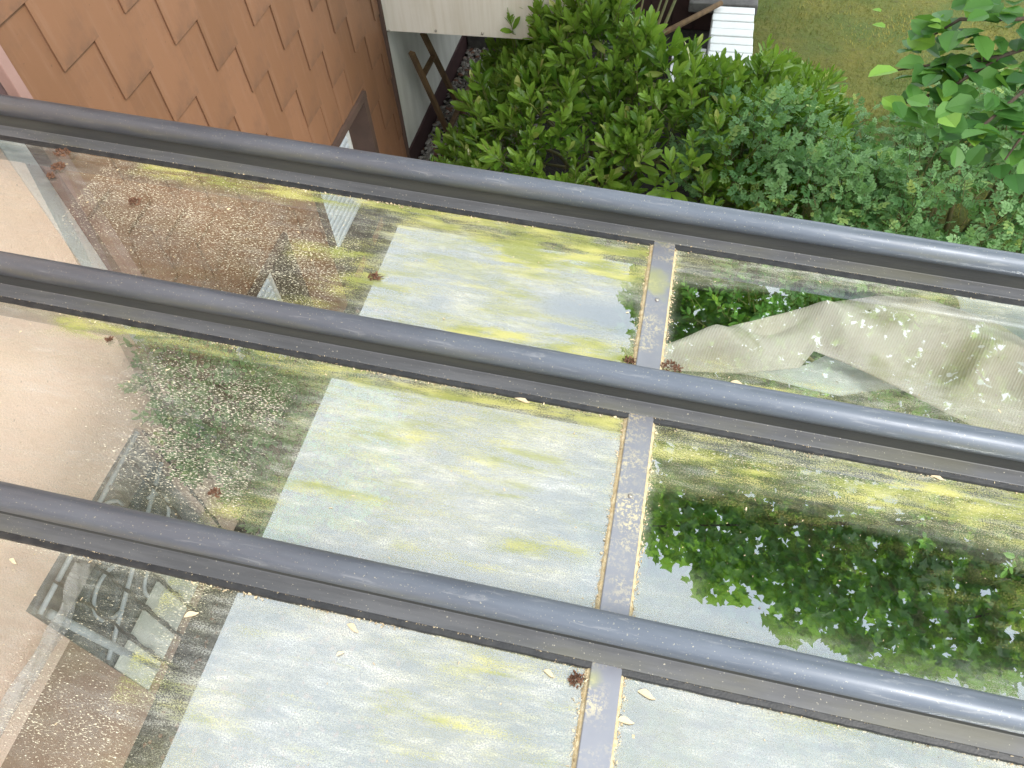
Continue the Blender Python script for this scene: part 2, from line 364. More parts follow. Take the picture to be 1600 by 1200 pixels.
def stones(name, n, area, size, label, cat, mat='gravel'):
    x0, x1, y0, y1 = area; V = []; Fc = []; A = []
    base = np.array([(0, 0, 1), (.9, 0, .1), (.28, .85, .1), (-.73, .53, .1), (-.73, -.53, .1), (.28, -.85, .1), (0, 0, -.8)])
    bf = [(0, 1, 2), (0, 2, 3), (0, 3, 4), (0, 4, 5), (0, 5, 1), (6, 2, 1), (6, 3, 2), (6, 4, 3), (6, 5, 4), (6, 1, 5)]
    for i in range(n):
        s = size*random.uniform(.5, 1.4); a = random.uniform(0, 6.28); sc = np.array([s, s*random.uniform(.6, 1), s*random.uniform(.4, .7)])
        p = (base+rng.normal(0, .12, base.shape))*sc; c, q = math.cos(a), math.sin(a)
        p = np.stack([p[:, 0]*c-p[:, 1]*q, p[:, 0]*q+p[:, 1]*c, p[:, 2]], -1)
        p += (random.uniform(x0, x1), random.uniform(y0, y1), GZ+.005+random.uniform(0, size*.6))
        b = len(V); V += list(p); Fc += [(b+u, b+v, b+w_) for u, v, w_ in bf]; A += [random.random()]*7
    o = link(name, mesh(name, V, Fc, False, A), M[mat]); tag(o, label, cat, None, 'stuff'); return o
stones('gravel', 5200, (-1.99, -1.15, 4.2, 6.6), .022, 'mixed gravel strip along the foot of the white wall', 'gravel')
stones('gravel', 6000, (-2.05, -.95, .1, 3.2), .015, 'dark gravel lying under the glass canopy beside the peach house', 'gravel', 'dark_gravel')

def blades():
    n = 52000; x = rng.uniform(.4, 4.4, n); y = rng.uniform(4.0, 9.0, n)
    h = rng.uniform(.015, .05, n); a = rng.uniform(0, 6.28, n); lean = rng.uniform(.2, 1.1, n)
    V = np.zeros((n, 3, 3)); dx, dy = np.cos(a), np.sin(a)
    V[:, 0] = np.stack([x-dy*.003, y+dx*.003, np.full(n, GZ+.012)], -1); V[:, 1] = np.stack([x+dy*.003, y-dx*.003, np.full(n, GZ+.012)], -1)
    V[:, 2] = np.stack([x+dx*h*lean, y+dy*h*lean, GZ+.015+h*.8], -1)
    me = bpy.data.meshes.new('grass'); V = V.reshape(-1, 3)
    me.from_pydata(V.tolist(), [], np.arange(3*n).reshape(-1, 3).tolist())
    pn = np.array([.5+1.3*noise.noise(Vector((p[0]*1.2, p[1]*1.2, 0))) for p in V[::3]])+rng.uniform(-.35, .35, n)
    at = me.attributes.new('var', 'FLOAT', 'POINT'); at.data.foreach_set('value', np.repeat(np.clip(pn, 0, 1), 3).astype(np.float32))
    tag(link('grass', me, M['grass']), 'short yellow green mossy grass covering the lawn', 'grass', None, 'stuff')
blades()

# ------------------------------------------------------------------ brown shingled house
sh = empty('shingled_house', 'house with terracotta brown shingle cladding and a cream balcony front, beyond the glass canopy', 'house', (-2.0, 1.77, GZ))
def at(p, root): return (p[0]-root.location[0], p[1]-root.location[1], p[2]-root.location[2])
def wbox(root, name, x0, x1, y0, y1, z0, z1, mat, bevel=0):
    l = root.location if root.parent is None else Vector((0, 0, 0))
    cx, cy, cz = (x0+x1)/2, (y0+y1)/2, (z0+z1)/2
    m = MB().box(x0-cx, x1-cx, y0-cy, y1-cy, z0-cz, z1-cz)
    return m.build(name, mat, root, bevel=bevel, loc=(cx-l[0], cy-l[1], cz-l[2]))
WIN = [(3.22, 4.08, -3.62, -2.80), (2.02, 2.74, -3.62, -2.80)]
TOP = .865
def wall_pieces():           # wall with window niches: boxes butted around the openings
    ys = [1.78, 2.02, 2.74, 3.22, 4.08, 4.63]
    for a, b in zip(ys[:-1], ys[1:]):
        inwin = any(abs(a-wv[0]) < 1e-6 for wv in WIN)
        if inwin:
            yield a, b, -2.80, TOP; yield a, b, GZ, -3.62
        else: yield a, b, GZ, TOP
m = MB()
for a, b, z0, z1 in wall_pieces(): m.box(-2.45, -2.03, a, b, z0, z1)
m.v = [at(p, sh) for p in m.v]; m.build('wall', M['shingle_back'], sh)
wbox(sh, 'back_wall', -9, -2.45, 1.78, 9.0, GZ, TOP, M['white_wall'])
cp = .197; width = .222; expo = .4525; over = .07
def sub_rect(rect, hole):
    y0, y1, z0, z1 = rect; a, b, c, d = hole
    if y1 <= a or y0 >= b or z1 <= c or z0 >= d: return [rect]
    o = []
    if z1 > d: o.append((y0, y1, d, z1))
    if z0 < c: o.append((y0, y1, z0, c))
    zz0, zz1 = max(z0, c), min(z1, d)
    if y0 < a: o.append((y0, a, zz0, zz1))
    if y1 > b: o.append((b, y1, zz0, zz1))
    return [r for r in o if r[1]-r[0] > .012 and r[3]-r[2] > .012]
cache = {}
for k in range(-1, 14):
    y0 = 1.970+cp*k; y1 = min(y0+width, 4.625); y0 = max(y0, 1.79)
    if y1-y0 < .03: continue
    base = -1.334-.004*k-(.2262 if k % 2 else 0)
    for n in range(-7, 6):
        zb = base-expo*n
        if zb > TOP-.1: continue
        zt = min(zb+expo+over, TOP)
        if zt < GZ+.08: continue
        rects = [(y0, y1, max(zb, GZ+.06), zt)]
        for hl in WIN: rects = [q for r_ in rects for q in sub_rect(r_, (hl[0]-.04, hl[1]+.045, hl[2]-.05, hl[3]+.05))]
        for (a, b, c, d) in rects:
            key = (round(b-a, 3), round(d-c, 3))
            if key not in cache:
                hw, hh = (b-a), (d-c); tn = .0045
                # thin sheet, foot kicked out, right edge tucked a little
                pr = .012; v = []
                for (yy, zz) in ((0, 0), (hw, 0), (hw, hh), (0, hh)):
                    ox = pr*(1-zz/(expo+over)) + .004*(1-yy/max(hw, .01))
                    v += [(ox, yy, zz), (ox+tn, yy, zz)]
                f = [(1, 3, 5, 7), (6, 4, 2, 0), (0, 2, 3, 1), (2, 4, 5, 3), (4, 6, 7, 5), (6, 0, 1, 7)]
                cache[key] = mesh('shingle', v, f)
            o = link('shingle', cache[key], M['shingle'], sh, at((-2.024, a+random.uniform(-.002, .002), c), sh))
            o.rotation_euler = (random.uniform(-.006, .006), 0, 0)
wbox(sh, 'corner_trim', -2.03, -1.985, 1.745, 1.785, GZ, TOP, M['pink_trim'], .004)
wbox(sh, 'corner_trim', -2.03, -1.992, 4.628, 4.65, GZ, TOP, M['brown_wood'])
wbox(sh, 'corner_board', -2.115, -2.031, 1.755, 1.779, GZ, TOP, M['purple'])
for (a, b, c, d) in WIN:
    fr = wbox(sh, 'window', -2.44, -2.42, a+.03, b-.03, c+.02, d-.02, M['dark_glass'])
    fl = Vector(fr.location)
    def sub(nm, x0, x1, y0, y1, z0, z1, mat):
        cx, cy, cz = (x0+x1)/2, (y0+y1)/2, (z0+z1)/2
        o = MB().box(x0-cx, x1-cx, y0-cy, y1-cy, z0-cz, z1-cz).build(nm, mat, fr)
        o.location = Vector((cx, cy, cz))-fl-sh.location; return o
    sub('reveal_board', -2.40, -1.988, b-.014, b+.04, c, d, M['brown_wood'])
    sub('reveal_board', -2.40, -1.988, a-.035, a+.014, c, d, M['brown_wood'])
    sub('lintel_board', -2.40, -1.985, a-.035, b+.04, d+.002, d+.045, M['brown_wood'])
    # roller shutter, let down: one slat after the other
    zz = d-.012; k = 0; sm = None
    while zz > c+.03:
        if sm is None:
            pr_ = [(0, 0), (.007, .006), (.011, .020), (.009, .036), (.002, .045), (-.002, .045), (-.002, 0)]
            L2 = (b-a)/2-.035; vv = [(x, y, z) for y in (-L2, L2) for x, z in pr_]; n = len(pr_)
            sm = mesh('slat', vv, [(i, (i+1) % n, n+(i+1) % n, n+i) for i in range(n)]+[tuple(range(n)), tuple(range(n, 2*n))[::-1]]); sm.materials.append(M['corr'])
        o = link('slat', sm, None, fr); o.location = Vector((-2.17, (a+b)/2, zz-.045))-fl-sh.location; zz -= .050
    sub('guide_rail', -2.185, -2.145, b-.034, b-.016, c, d, M['white_board2'])
    sub('guide_rail', -2.185, -2.145, a+.016, a+.034, c, d, M['white_board2'])
    sub('shutter_backing', -2.20, -2.188, a+.016, b-.016, c, d, M['brown_wood'])
# white rendered part, plinth, balcony
wbox(sh, 'white_wall', -2.45, -2.02, 4.652, 9.0, GZ+.17, TOP, M['white_wall'])
wbox(sh, 'plinth', -2.45, -2.005, 4.652, 9.0, GZ-.02, GZ+.168, M['plinth'])
bz = -2.655
wbox(sh, 'balcony_floor', -2.018, -.62, 4.70, 6.3, bz+.03, bz+.16, M['white_wall'])
pn = wbox(sh, 'balcony_panel', -2.018, -.60, 4.66, 4.685, bz, bz+1.1, M['cream'], .003)
wbox(sh, 'balcony_rail', -2.018, -.58, 4.64, 4.71, bz+1.1, bz+1.15, M['brown_wood'])
for q in ((608, 48), (681, 48), (754, 52), (826, 58)):
    p = on_plane(q[0], q[1], 1, 4.66)
    s_ = MB().tube([(0, .012, 0), (0, 0, 0), (0, -.006, 0)], [.009, .009, .005], 10).build('screw', M['screw'], pn, True)
    s_.location = Vector((p[0], 4.655, p[2]))-Vector(pn.location)-sh.location
# dark red boarded shed front and garden wall
shed = empty('garden_shed', 'dark red brown boarded shed behind the white brick wall', 'shed', (-.5, 7.1, GZ))
for i in range(9):
    wbox(shed, 'board', -1.6+i*.2+.003, -1.6+i*.2+.197, 7.02+.004*(i % 2), 7.08, GZ, GZ+1.9, M['dark_red'])
wbox(shed, 'wall', -1.6, .2, 7.09, 9.4, GZ, GZ+1.9, M['dark_red'])
bw = empty('garden_wall', 'low white painted brick wall at the edge of the lawn', 'garden wall', (.36, 7.0, GZ))
wbox(bw, 'core', .205, .515, 6.32, 7.395, GZ, GZ+.30, M['mortar'])
yy = 6.31
bm_ = None
while yy < 7.36:
    o = wbox(bw, 'brick', .19, .53, yy, yy+.105, GZ+.30, GZ+.365, M['white_brick'], .006) if bm_ is None else link('brick', bm_.data, None, bw, (bm_.location[0]+random.uniform(-.006, .006), yy+.0525-7.0, bm_.location[2]+random.uniform(-.004, .004)))
    if bm_ is None: bm_ = o
    elif True:
        m_ = o.modifiers.new('b', 'BEVEL'); m_.width = .006; m_.segments = 2
    yy += .119
for r_ in range(3):
    for i in range(4):
        wbox(bw, 'brick', .19-.0, .203, 6.32+i*.27, 6.32+i*.27+.25, GZ+.01+r_*.095, GZ+.092+r_*.095, M['white_brick'])
        wbox(bw, 'brick', .517, .53, 6.32+i*.27, 6.32+i*.27+.25, GZ+.01+r_*.095, GZ+.092+r_*.095, M['white_brick'])
for i in range(3): wbox(bw, 'brick', .205+i*.105, .205+i*.105+.098, 6.305, 6.318, GZ+.2, GZ+.29, M['white_brick'])
lw_ = empty('brick_step', 'lower white brick step beside the garden wall', 'step', (.05, 6.9, GZ))
wbox(lw_, 'core', -.10, .185, 6.5, 7.05, GZ, GZ+.10, M['mortar'])
for i in range(4):
    for j in range(2): wbox(lw_, 'brick', -.10+j*.145, .035+j*.145, 6.5+i*.139, 6.5+i*.139+.128, GZ+.10, GZ+.16, M['white_brick'], .005)
cap = wbox(bw, 'coping_slab', -.02, .56, 7.40, 7.62, GZ+.28, GZ+.37, M['grey_stone'], .01)
st = MB().tube([(-.55, 6.75, GZ+.22), (-.1, 7.0, GZ+.36), (.25, 7.32, GZ+.42)], [.02, .025, .022], 8).build('garden_stick', M['wood'], smooth=True)
tag(st, 'brown wooden stick leaning across the white brick wall', 'stick')
pot = MB().tube([(0, 0, 0), (0, 0, .12), (0, 0, .15), (0, 0, .152), (0, 0, .10)], [.07, .09, .10, .085, .08], 20).build('flower_pot', M['terracotta'], smooth=True)
pot.location = (.33, 6.13, GZ); tag(pot, 'terracotta pot at the foot of the white brick wall', 'flower pot')
bw.location = Vector((.32, 6.38, GZ)); lw_.location = Vector((.01, 6.28, GZ)); st.location = Vector((-.04, -.62, 0)); pot.location = (.30, 5.56, GZ)
kb = wbox(empty('stone_kerb', 'dark grey stone kerb across the gravel strip', 'kerb', (-1.6, 6.6, GZ)), 'stone', -2.0, -1.2, 6.45, 6.58, GZ, GZ+.16, M['grey_stone'], .01)

# wooden trestle leaning on the white wall
def ladder():
    r = empty('wooden_trestle', 'old wooden trestle leaning against the white wall over the gravel', 'trestle', (-1.8, 5.1, GZ))
    g0 = ray(707, 222); A0 = g0*(GZ/g0[2]); A1 = on_plane(643, 82, 0, -1.90)
    g1 = ray(724, 180); B0 = g1*(GZ/g1[2]); B1 = on_plane(661, 52, 0, -1.90)
    def beam(nm, p, q, w_=.045, d=.028):
        p = Vector(p); q = Vector(q); ax = (q-p).normalized(); L = (q-p).length
        rot = ax.to_track_quat('Z', 'Y').to_matrix()
        m = MB().box(-w_/2, w_/2, -d/2, d/2, 0, L, rot, p-Vector(r.location)); return m.build(nm, M['wood'], r, bevel=.003)
    A0, A1, B0, B1 = map(Vector, (A0, A1, B0, B1))
    beam('leg', A0, A1); beam('leg', B0, B1)
    for s in (.12, .76): beam('rung', A0.lerp(A1, s), B0.lerp(B1, s), .04, .022)
    C0 = on_plane(745, 110, 2, GZ); beam('leg', Vector(C0), A0.lerp(A1, .16)+Vector((.02, .03, 0)), .03, .02)
ladder()

# ------------------------------------------------------------------ peach stucco house
ph = empty('peach_house', 'peach stucco house wall with white corner edge under the glass canopy', 'house', (-2.1, 0, GZ))
PX = -2.1; W0, W1, WZ0, WZ1 = .60, 1.44, -3.76, -2.66
m = MB()
for (a, b, c, d) in ((-5, W0, -2.98, TOP), (W0, W1, WZ1, TOP), (W1, 1.665, GZ, TOP)): m.box(-2.5, PX, a, b, c, d)
m.v = [at(p, ph) for p in m.v]; m.build('stucco_wall', M['peach'], ph)
wbox(ph, 'lower_wall', -2.5, PX-.004, -5, W0, GZ, -2.982, M['lower_stucco'])
def ribbon(pts, w_, name, mat, parent, off_):
    P = [np.array(on_plane(px, py, 0, -2.055)) for px, py in pts]; v = []; f = []; N_ = 24
    for i in range(N_+1):
        t_ = i/N_*(len(P)-1); k = min(int(t_), len(P)-2); q = P[k]+(P[k+1]-P[k])*(t_-k); d = nrm(P[k+1]-P[k]); side = np.cross(d, [1, 0, 0])
        for j in range(9): u = j/8-.5; v.append(q+side*w_*u*(1+.1*math.sin(i*.7))+np.array([.012*math.cos(u*3)+.006*math.sin(i*.9+j), 0, 0])-np.array(off_))
    for i in range(N_):
        for j in range(8): a = i*9+j; f.append((a, a+1, a+10, a+9))
    o = link(name, mesh(name, v, f, True), mat, parent); md = o.modifiers.new('s', 'SOLIDIFY'); md.thickness = .001; return o
rb = ribbon([(128, 880), (112, 930), (95, 975), (60, 1030), (10, 1110), (-60, 1220)], .10, 'light_band_strip', M['light_band'], None, (0, 0, 0))  # made-up strip standing in for a pale reflected band
tag(rb, 'long pale milky plastic strip hanging across the barred window and the peach wall', 'light band strip')

wbox(ph, 'lower_wall', -2.5, PX-.01, W0, W1, GZ, WZ0-.002, M['lower_stucco'])
wbox(ph, 'corner_edge', -2.5, PX+.004, 1.667, 1.752, GZ, -1.06, M['white_edge'])
wbox(ph, 'upper_corner', -2.5, PX, 1.667, 1.752, -1.058, TOP, M['peach'])
wbox(ph, 'inner_wall', -9, -2.51, -5, 1.75, GZ, TOP, M['peach'])
wn_ = wbox(ph, 'window', -2.30, -2.28, W0, W1, WZ0, WZ1, M['dark_glass'])
off = Vector(wn_.location)+ph.location
def sub2(m_, nm, mat, sm=False):
    m_.v = [tuple(Vector(p)-off) for p in m_.v]; return m_.build(nm, mat, wn_, sm)
fm = MB().box(-2.278, -2.18, W0, W0+.05, WZ0, WZ1).box(-2.278, -2.18, W1-.05, W1, WZ0, WZ1).box(-2.278, -2.18, W0+.05, W1-.05, WZ1-.05, WZ1).box(-2.278, -2.18, W0+.05, W1-.05, WZ0, WZ0+.04)
sub2(fm, 'frame', M['grey_frame'])
for k in range(4): sub2(MB().box(-2.112+.003*k, -2.098+.003*k, W0+.005+.138*k, W0+.13+.138*k, -3.70+.006*k, -3.37+.008*k), 'board', M['board_white'])
for i in range(6):
    y = W0+.08+i*.138; pts = []
    for j in range(41): pts.append((-2.075+.003*math.cos(j*.9), y+.055+.004*math.sin(j*.9), WZ0+.01+(WZ1-WZ0-.03)*j/40))
    sub2(MB().tube(pts, [.007+.002*math.sin(j*1.7) for j in range(41)], 6), 'grille_bar', M['iron'], True)
def arc(y, z, r, a0, a1, n=16): return [(-2.11, y+r*math.cos(a0+(a1-a0)*i/n), z+r*math.sin(a0+(a1-a0)*i/n)) for i in range(n+1)]
for (y, z, r, a0, a1) in ((.85, -3.1, .12, 0, 4.5), (1.2, -3.1, .12, 3.1, 7.4), (1.02, -3.35, .09, .5, 5.5), (1.02, -2.86, .13, 0, 3.1)):
    sub2(MB().tube(arc(y, z, r, a0, a1), .009, 6), 'scroll', M['pale_frame'], True)
sub2(MB().tube([(-2.11, .62, -2.75), (-2.11, 1.42, -2.70)], .011, 6).tube([(-2.11, .62, -3.3), (-2.11, 1.42, -2.95)], .011, 6).tube([(-2.11, .64, -2.8), (-2.11, .70, -3.7)], .02, 6), 'grille_rail', M['pale_frame'], True)
v = []; f = []; n = 30
for j in range(n+1):
    for i in range(n+1):
        y = W0+.01+(W1-W0-.02)*i/n; z = WZ0+.02+(WZ1-WZ0-.03)*j/n
        q = noise.ridged_multi_fractal(Vector((y*2.2+z*1.2, z*1.1, 5)), 1, 2, 3, 1, 2)
        v.append(Vector((-2.15+.02*q, y, z))-off)
for j in range(n):
    for i in range(n): a = j*(n+1)+i; f.append((a, a+1, a+n+2, a+n+1))
link('plastic_sheet', mesh('plastic_sheet', v, f, True), M['plastic'], wn_)
# eaves over both houses (seen mirrored in the glass)
def eave(root, y0, y1):
    wbox(root, 'soffit', -2.098 if root is ph else -1.99, -1.50, y0, y1, .87, .90, M['soffit'])
    g = wbox(root, 'gutter', -1.498, -1.44, y0, y1, .87, .96, M['soffit'])
    l = root.location
    mm = MB(); mm.v = [at(p, root) for p in ((-1.50, y0, .96), (-1.50, y1, .96), (-9, y1, 4.2), (-9, y0, 4.2), (-1.50, y0, .905), (-1.50, y1, .905), (-9, y1, .905), (-9, y0, .905))]
    mm.f = [(0, 1, 2, 3), (4, 7, 6, 5), (0, 4, 5, 1), (2, 6, 7, 3), (1, 5, 6, 2), (0, 3, 7, 4)]; mm.build('roof', M['roof'], root)
eave(ph, -5, 1.75); eave(sh, 1.752, 9.0)

# ------------------------------------------------------------------ glass canopy
cn = empty('glass_canopy', 'sloping glass canopy of grey aluminium rafters and dirty algae streaked panes', 'glass canopy', tuple(-H*NG), (0, SL, 0))
BARS = [1.562, 1.012, .468, -.076, -.62]
X0, X1 = -2.06, 3.0
def extrude(prof, x0, x1, name, mat, parent, y, smooth=True, seg=1):
    n = len(prof); v = []; f = []
    for s in range(seg+1):
        x = x0+(x1-x0)*s/seg; v += [(x, p[0], p[1]) for p in prof]
    for s in range(seg):
        for i in range(n): j = (i+1) % n; f.append((s*n+i, s*n+j, (s+1)*n+j, (s+1)*n+i))
    f.append(tuple(range(n))[::-1]); f.append(tuple(seg*n+i for i in range(n)))
    me = mesh(name, v, f, smooth); me.polygons[-1].use_smooth = False; me.polygons[-2].use_smooth = False
    o = link(name, me, mat, parent, (0, y, 0)); return o
for y in BARS:
    web = [(-.040, .004), (.040, .004), (.040, .011), (.010, .018), (.008, .024), (.008, .075), (-.008, .075), (-.008, .024), (-.010, .018), (-.040, .011)]
    r = extrude(web, X0, X1, 'rafter', M['rafter'], cn, y, False)
    wb = MB().box(X0+.001, X1-.001, -.0098, .0098, .019, .068).build('web', M['web'], r)  # added dark sleeve over the web, paints the shadow of the cap
    md = r.modifiers.new('b', 'BEVEL'); md.width = .0015; md.segments = 2; md.limit_method = 'ANGLE'
    cz, rad = .086, .0265; cap = []
    for i in range(25):
        a = math.radians(-38+i*(256/24)); cap.append((rad*math.cos(a), cz+rad*math.sin(a)))
    cap += [(-rad*.72, cz-rad*.85), (-.014, cz-rad*.62), (.014, cz-rad*.62), (rad*.72, cz-rad*.85)]
    c_ = extrude(cap, X0-.001, X1+.001, 'cap', M['metal'], r, 0, True)
    for s in (-1, 1):
        n = 260; v = []; f = []
        for i in range(n+1):
            x = X0+(X1-X0)*i/n; jt = .0015*noise.noise(Vector((x*30, y*7, s)))
            for (p, z) in ((.038, .002), (.052+jt, .002), (.050+jt, .007), (.0405, .0095)): v.append((x, s*p, z))
        for i in range(n):
            for k in range(4): a = i*4+k; b = i*4+(k+1) % 4; f.append((a, b, b+4, a+4))
        link('seal', mesh('seal', v, f), M['black_rubber'], r)

# dirt masks, authored over the pane plane; film also paints in sky reflection
def seg_blob(x, y, pts, w, soft=1.):
    """distance based blob along a polyline of (x, y) canopy points"""
    d = np.full(x.shape, 9.)
    for (a, b) in zip(pts[:-1], pts[1:]):
        ax, ay = a; bx, by = b; L = (bx-ax)**2+(by-ay)**2+1e-9
        t = np.clip(((x-ax)*(bx-ax)+(y-ay)*(by-ay))/L, 0, 1)
        d = np.minimum(d, np.hypot(x-ax-t*(bx-ax), y-ay-t*(by-ay)))
    return np.exp(-(d/w)**2)
def G(*pts): return [on_glass(px, py) for px, py in pts]
ALGAE = [ # (pixel path, width m, strength)
    (G((230, 258), (400, 290), (600, 325), (760, 352), (1010, 395)), .022, 1.0),
    (G((640, 350), (860, 390), (1010, 412)), .034, 1.0), (G((800, 405), (920, 420), (1010, 425)), .02, 1.0),
    (G((600, 375), (800, 430)), .018, .3), (G((470, 390), (560, 400)), .03, .5), (G((530, 450), (620, 470)), .03, .45), (G((540, 480), (420, 465)), .02, .3),
    (G((740, 530), (900, 553), (985, 572)), .024, 1.0), (G((640, 500), (900, 535)), .03, .45), (G((650, 430), (800, 455)), .03, .4), (G((820, 520), (930, 540)), .012, .6), (G((760, 480), (960, 520)), .010, .4),
    (G((100, 505), (300, 530), (520, 580), (760, 625), (960, 660)), .020, .95), (G((560, 600), (800, 660)), .035, .35),
    (G((560, 680), (640, 690)), .018, .35), (G((780, 710), (830, 720)), .006, .9), (G((620, 760), (700, 775)), .012, .5), (G((800, 850), (900, 870)), .018, .55),
    (G((620, 850), (700, 870)), .010, .35), (G((640, 915), (760, 930)), .01, .4), (G((380, 775), (420, 790)), .02, .45), (G((340, 840), (400, 850)), .02, .4),
    (G((1040, 405), (1500, 470)), .016, .3), (G((1120, 610), (1560, 700)), .026, .6),
    (G((1040, 700), (1300, 745), (1600, 800)), .060, .72), (G((1110, 735), (1180, 748)), .012, .9), (G((1200, 745), (1260, 760)), .01, .7),
    (G((380, 985), (480, 1000)), .01, .35), (G((600, 1110), (700, 1125)), .008, .3), (G((720, 1130), (860, 1165)), .007, .45), (G((580, 1160), (680, 1190)), .007, .35),
    (G((1180, 1120), (1300, 1160)), .012, .25), (G((330, 905), (420, 930)), .012, .4), (G((860, 1100), (900, 1110)), .01, .3),
    (G((1160, 1090), (1500, 1180)), .012, .2)]
CLEAN = [ # places where rain keeps the glass clear
    (G((1060, 470), (1200, 480), (1330, 480)), .06, 1.), (G((880, 490), (990, 500)), .05, .9), (G((1080, 530), (1300, 520), (1600, 590)), .075, .95), (G((1300, 500), (1600, 540)), .05, .9),
    (G((1030, 830), (1250, 850), (1450, 900), (1600, 950)), .10, 1.), (G((1150, 930), (1400, 990), (1600, 1040)), .07, 1.), (G((1045, 400), (1045, 500)), .02, .2)]
SPECK = [ # heavy pollen
    (G((150, 290), (400, 370), (500, 420)), .24, .82), (G((250, 600), (450, 650)), .12, .88), (G((230, 700), (420, 780)), .12, .88), (G((230, 1190), (320, 930)), .07, .95), (G((90, 980), (200, 960)), .04, .5), (G((60, 1100), (190, 1180)), .12, .7), (G((1050, 700), (1600, 800)), .045, .8), (G((1150, 1010), (1600, 1100)), .05, .85),
    (G((1040, 420), (1400, 460)), .015, .6), (G((1100, 600), (1600, 700)), .03, .6), (G((1380, 800), (1600, 830)), .03, .7), (G((470, 430), (560, 480)), .05, .7)]
HAZE = [(G((1120, 1020), (1300, 1070), (1620, 1125)), .05, .75), (G((1040, 595), (1130, 600)), .03, .6), (G((1030, 690), (1300, 720), (1600, 770)), .03, .5), (G((150, 900), (330, 930)), .03, .3)]
def masks(x, y):
    ns = np.array([noise.fractal(Vector((a*1.6, b*6, 1)), .8, 2, 4) for a, b in zip(x, y)])
    nl = np.array([noise.fractal(Vector((a*2.2, b*3, 7)), .8, 2, 4) for a, b in zip(x, y)])
    al = np.zeros_like(x)
    yy_ = y+.006*ns
    for p, w_, s in ALGAE: al = 1-(1-al)*(1-np.clip(s*seg_blob(x, yy_, p, w_*1.15)*np.clip(.75+.9*ns, .3, 1)+.32*s*seg_blob(x, yy_, p, w_*3.4), 0, 1))
    al = np.clip(al+np.where((x > -.72) & (x < MX), np.clip(ns-.08, 0, 1)*1.15, np.clip(ns-.25, 0, 1)*.5*(x > -.6)), 0, 1)
    cl = np.zeros_like(x)
    for p, w_, s in CLEAN: cl = np.maximum(cl, s*np.clip(seg_blob(x, y+.02*nl, p, w_)*1.6, 0, 1))
    sp = np.zeros_like(x)
    for p, w_, s in SPECK: sp = np.maximum(sp, s*seg_blob(x, y+.01*ns, p, w_))
    bright = 1/(1+np.exp(-(x+.60)/.05))            # film raised on the outer half to paint in the mirrored sky's brightness
    film = (.08+.34*bright+.08*nl)*np.clip(1-1.15*cl, 0, 1)
    film = np.where(x < -1.0, film*.75, film)
    speck = np.clip(.30-.12*bright+.66*sp, 0, 1.15)*(1-.85*cl)
    speck = speck*np.where(x < -1.45, .5, 1)
    dist = np.min([np.abs(y-b) for b in BARS], axis=0)
    edge = np.exp(-((dist-.05)/.016)**2); mull = np.exp(-((np.abs(x-MX)-.03)/.014)**2)
    speck = np.maximum(speck, .85*edge*(x > -1.2)); speck = np.maximum(speck, .9*mull); film = film+.35*mull+.2*edge
    core = np.clip((x+.66)/.05, 0, 1)*(x < MX)*(1-np.clip(edge+mull, 0, 1)); film = film+.16*core*(1-cl)+.07*(x < -.66)  # core film is milky dirt and also paints the mirrored sky brighter
    for p, w_, q in HAZE: film = np.maximum(film, q*seg_blob(x, y+.02*nl, p, w_))
    speck = speck*(1-.6*core)
    return np.clip(film, 0, 1), np.clip(speck, 0, 1.2), np.clip(al, 0, 1)
MX = .112
for i in range(4):
    ya, yb = BARS[i+1]+.0385, BARS[i]-.0385
    for (xa, xb) in ((X0+.005, MX-.004), (MX+.004, 2.98)):
        nx = int((xb-xa)/.012); ny = int((yb-ya)/.010) if i < 3 else 20
        if i == 3: nx //= 3
        gx, gy = np.meshgrid(np.linspace(xa, xb, nx+1), np.linspace(ya, yb, ny+1)); gx = gx.ravel(); gy = gy.ravel()
        fi = [(j*(nx+1)+k, j*(nx+1)+k+1, (j+1)*(nx+1)+k+1, (j+1)*(nx+1)+k) for j in range(ny) for k in range(nx)]
        me = bpy.data.meshes.new('glass_pane'); me.from_pydata(np.stack([gx, gy, 0*gx], -1).tolist(), [], fi); me.update()
        for nm, arr in zip(('film', 'speck', 'algae'), masks(gx, gy)):
            a_ = me.attributes.new(nm, 'FLOAT', 'POINT'); a_.data.foreach_set('value', arr.astype(np.float32))
        link('glass_pane', me, M['glass'], cn)
    cb = MB().box(MX-.0275, MX+.0275, ya-.001, yb+.001, .003, .0095).build('cross_bar', M['strip'], cn, bevel=.002)
    yc = (ya+yb)/2+.03
    MB().tube([(MX, yc, .009), (MX, yc, .012), (MX, yc, .0135)], [.0045, .0045, .003], 12).build('screw', M['screw'], cb, True)
    for s in (-1, 1):
        n = 90; v = []; f = []
        for k in range(n+1):
            y = ya+.002+(yb-ya-.004)*k/n; j = noise.noise(Vector((y*60, s*3+i, 0))); wd = .0045+.0035*j+(.002 if s < 0 else 0)
            for (p, z) in ((.0272, .001), (.029+wd, .001), (.0285+wd*.6, .004+.0015*j), (.0272, .0065)): v.append((MX+s*p, y, z))
        for k in range(n):
            for q in range(4): a = k*4+q; b = k*4+(q+1) % 4; f.append((a, b, b+4, a+4))
        link('sealant', mesh('sealant', v, f), M['sealant'], cb)
# edge beam along the outer end of the rafters
MB().box(3.0, 3.05, -.68, 1.62, -.03, .06).build('edge_beam', M['metal'], cn, bevel=.004)
MB().box(-2.10+.03, -2.062, -.68, 1.62, -.05, .11).build('wall_beam', M['metal'], cn, bevel=.004)

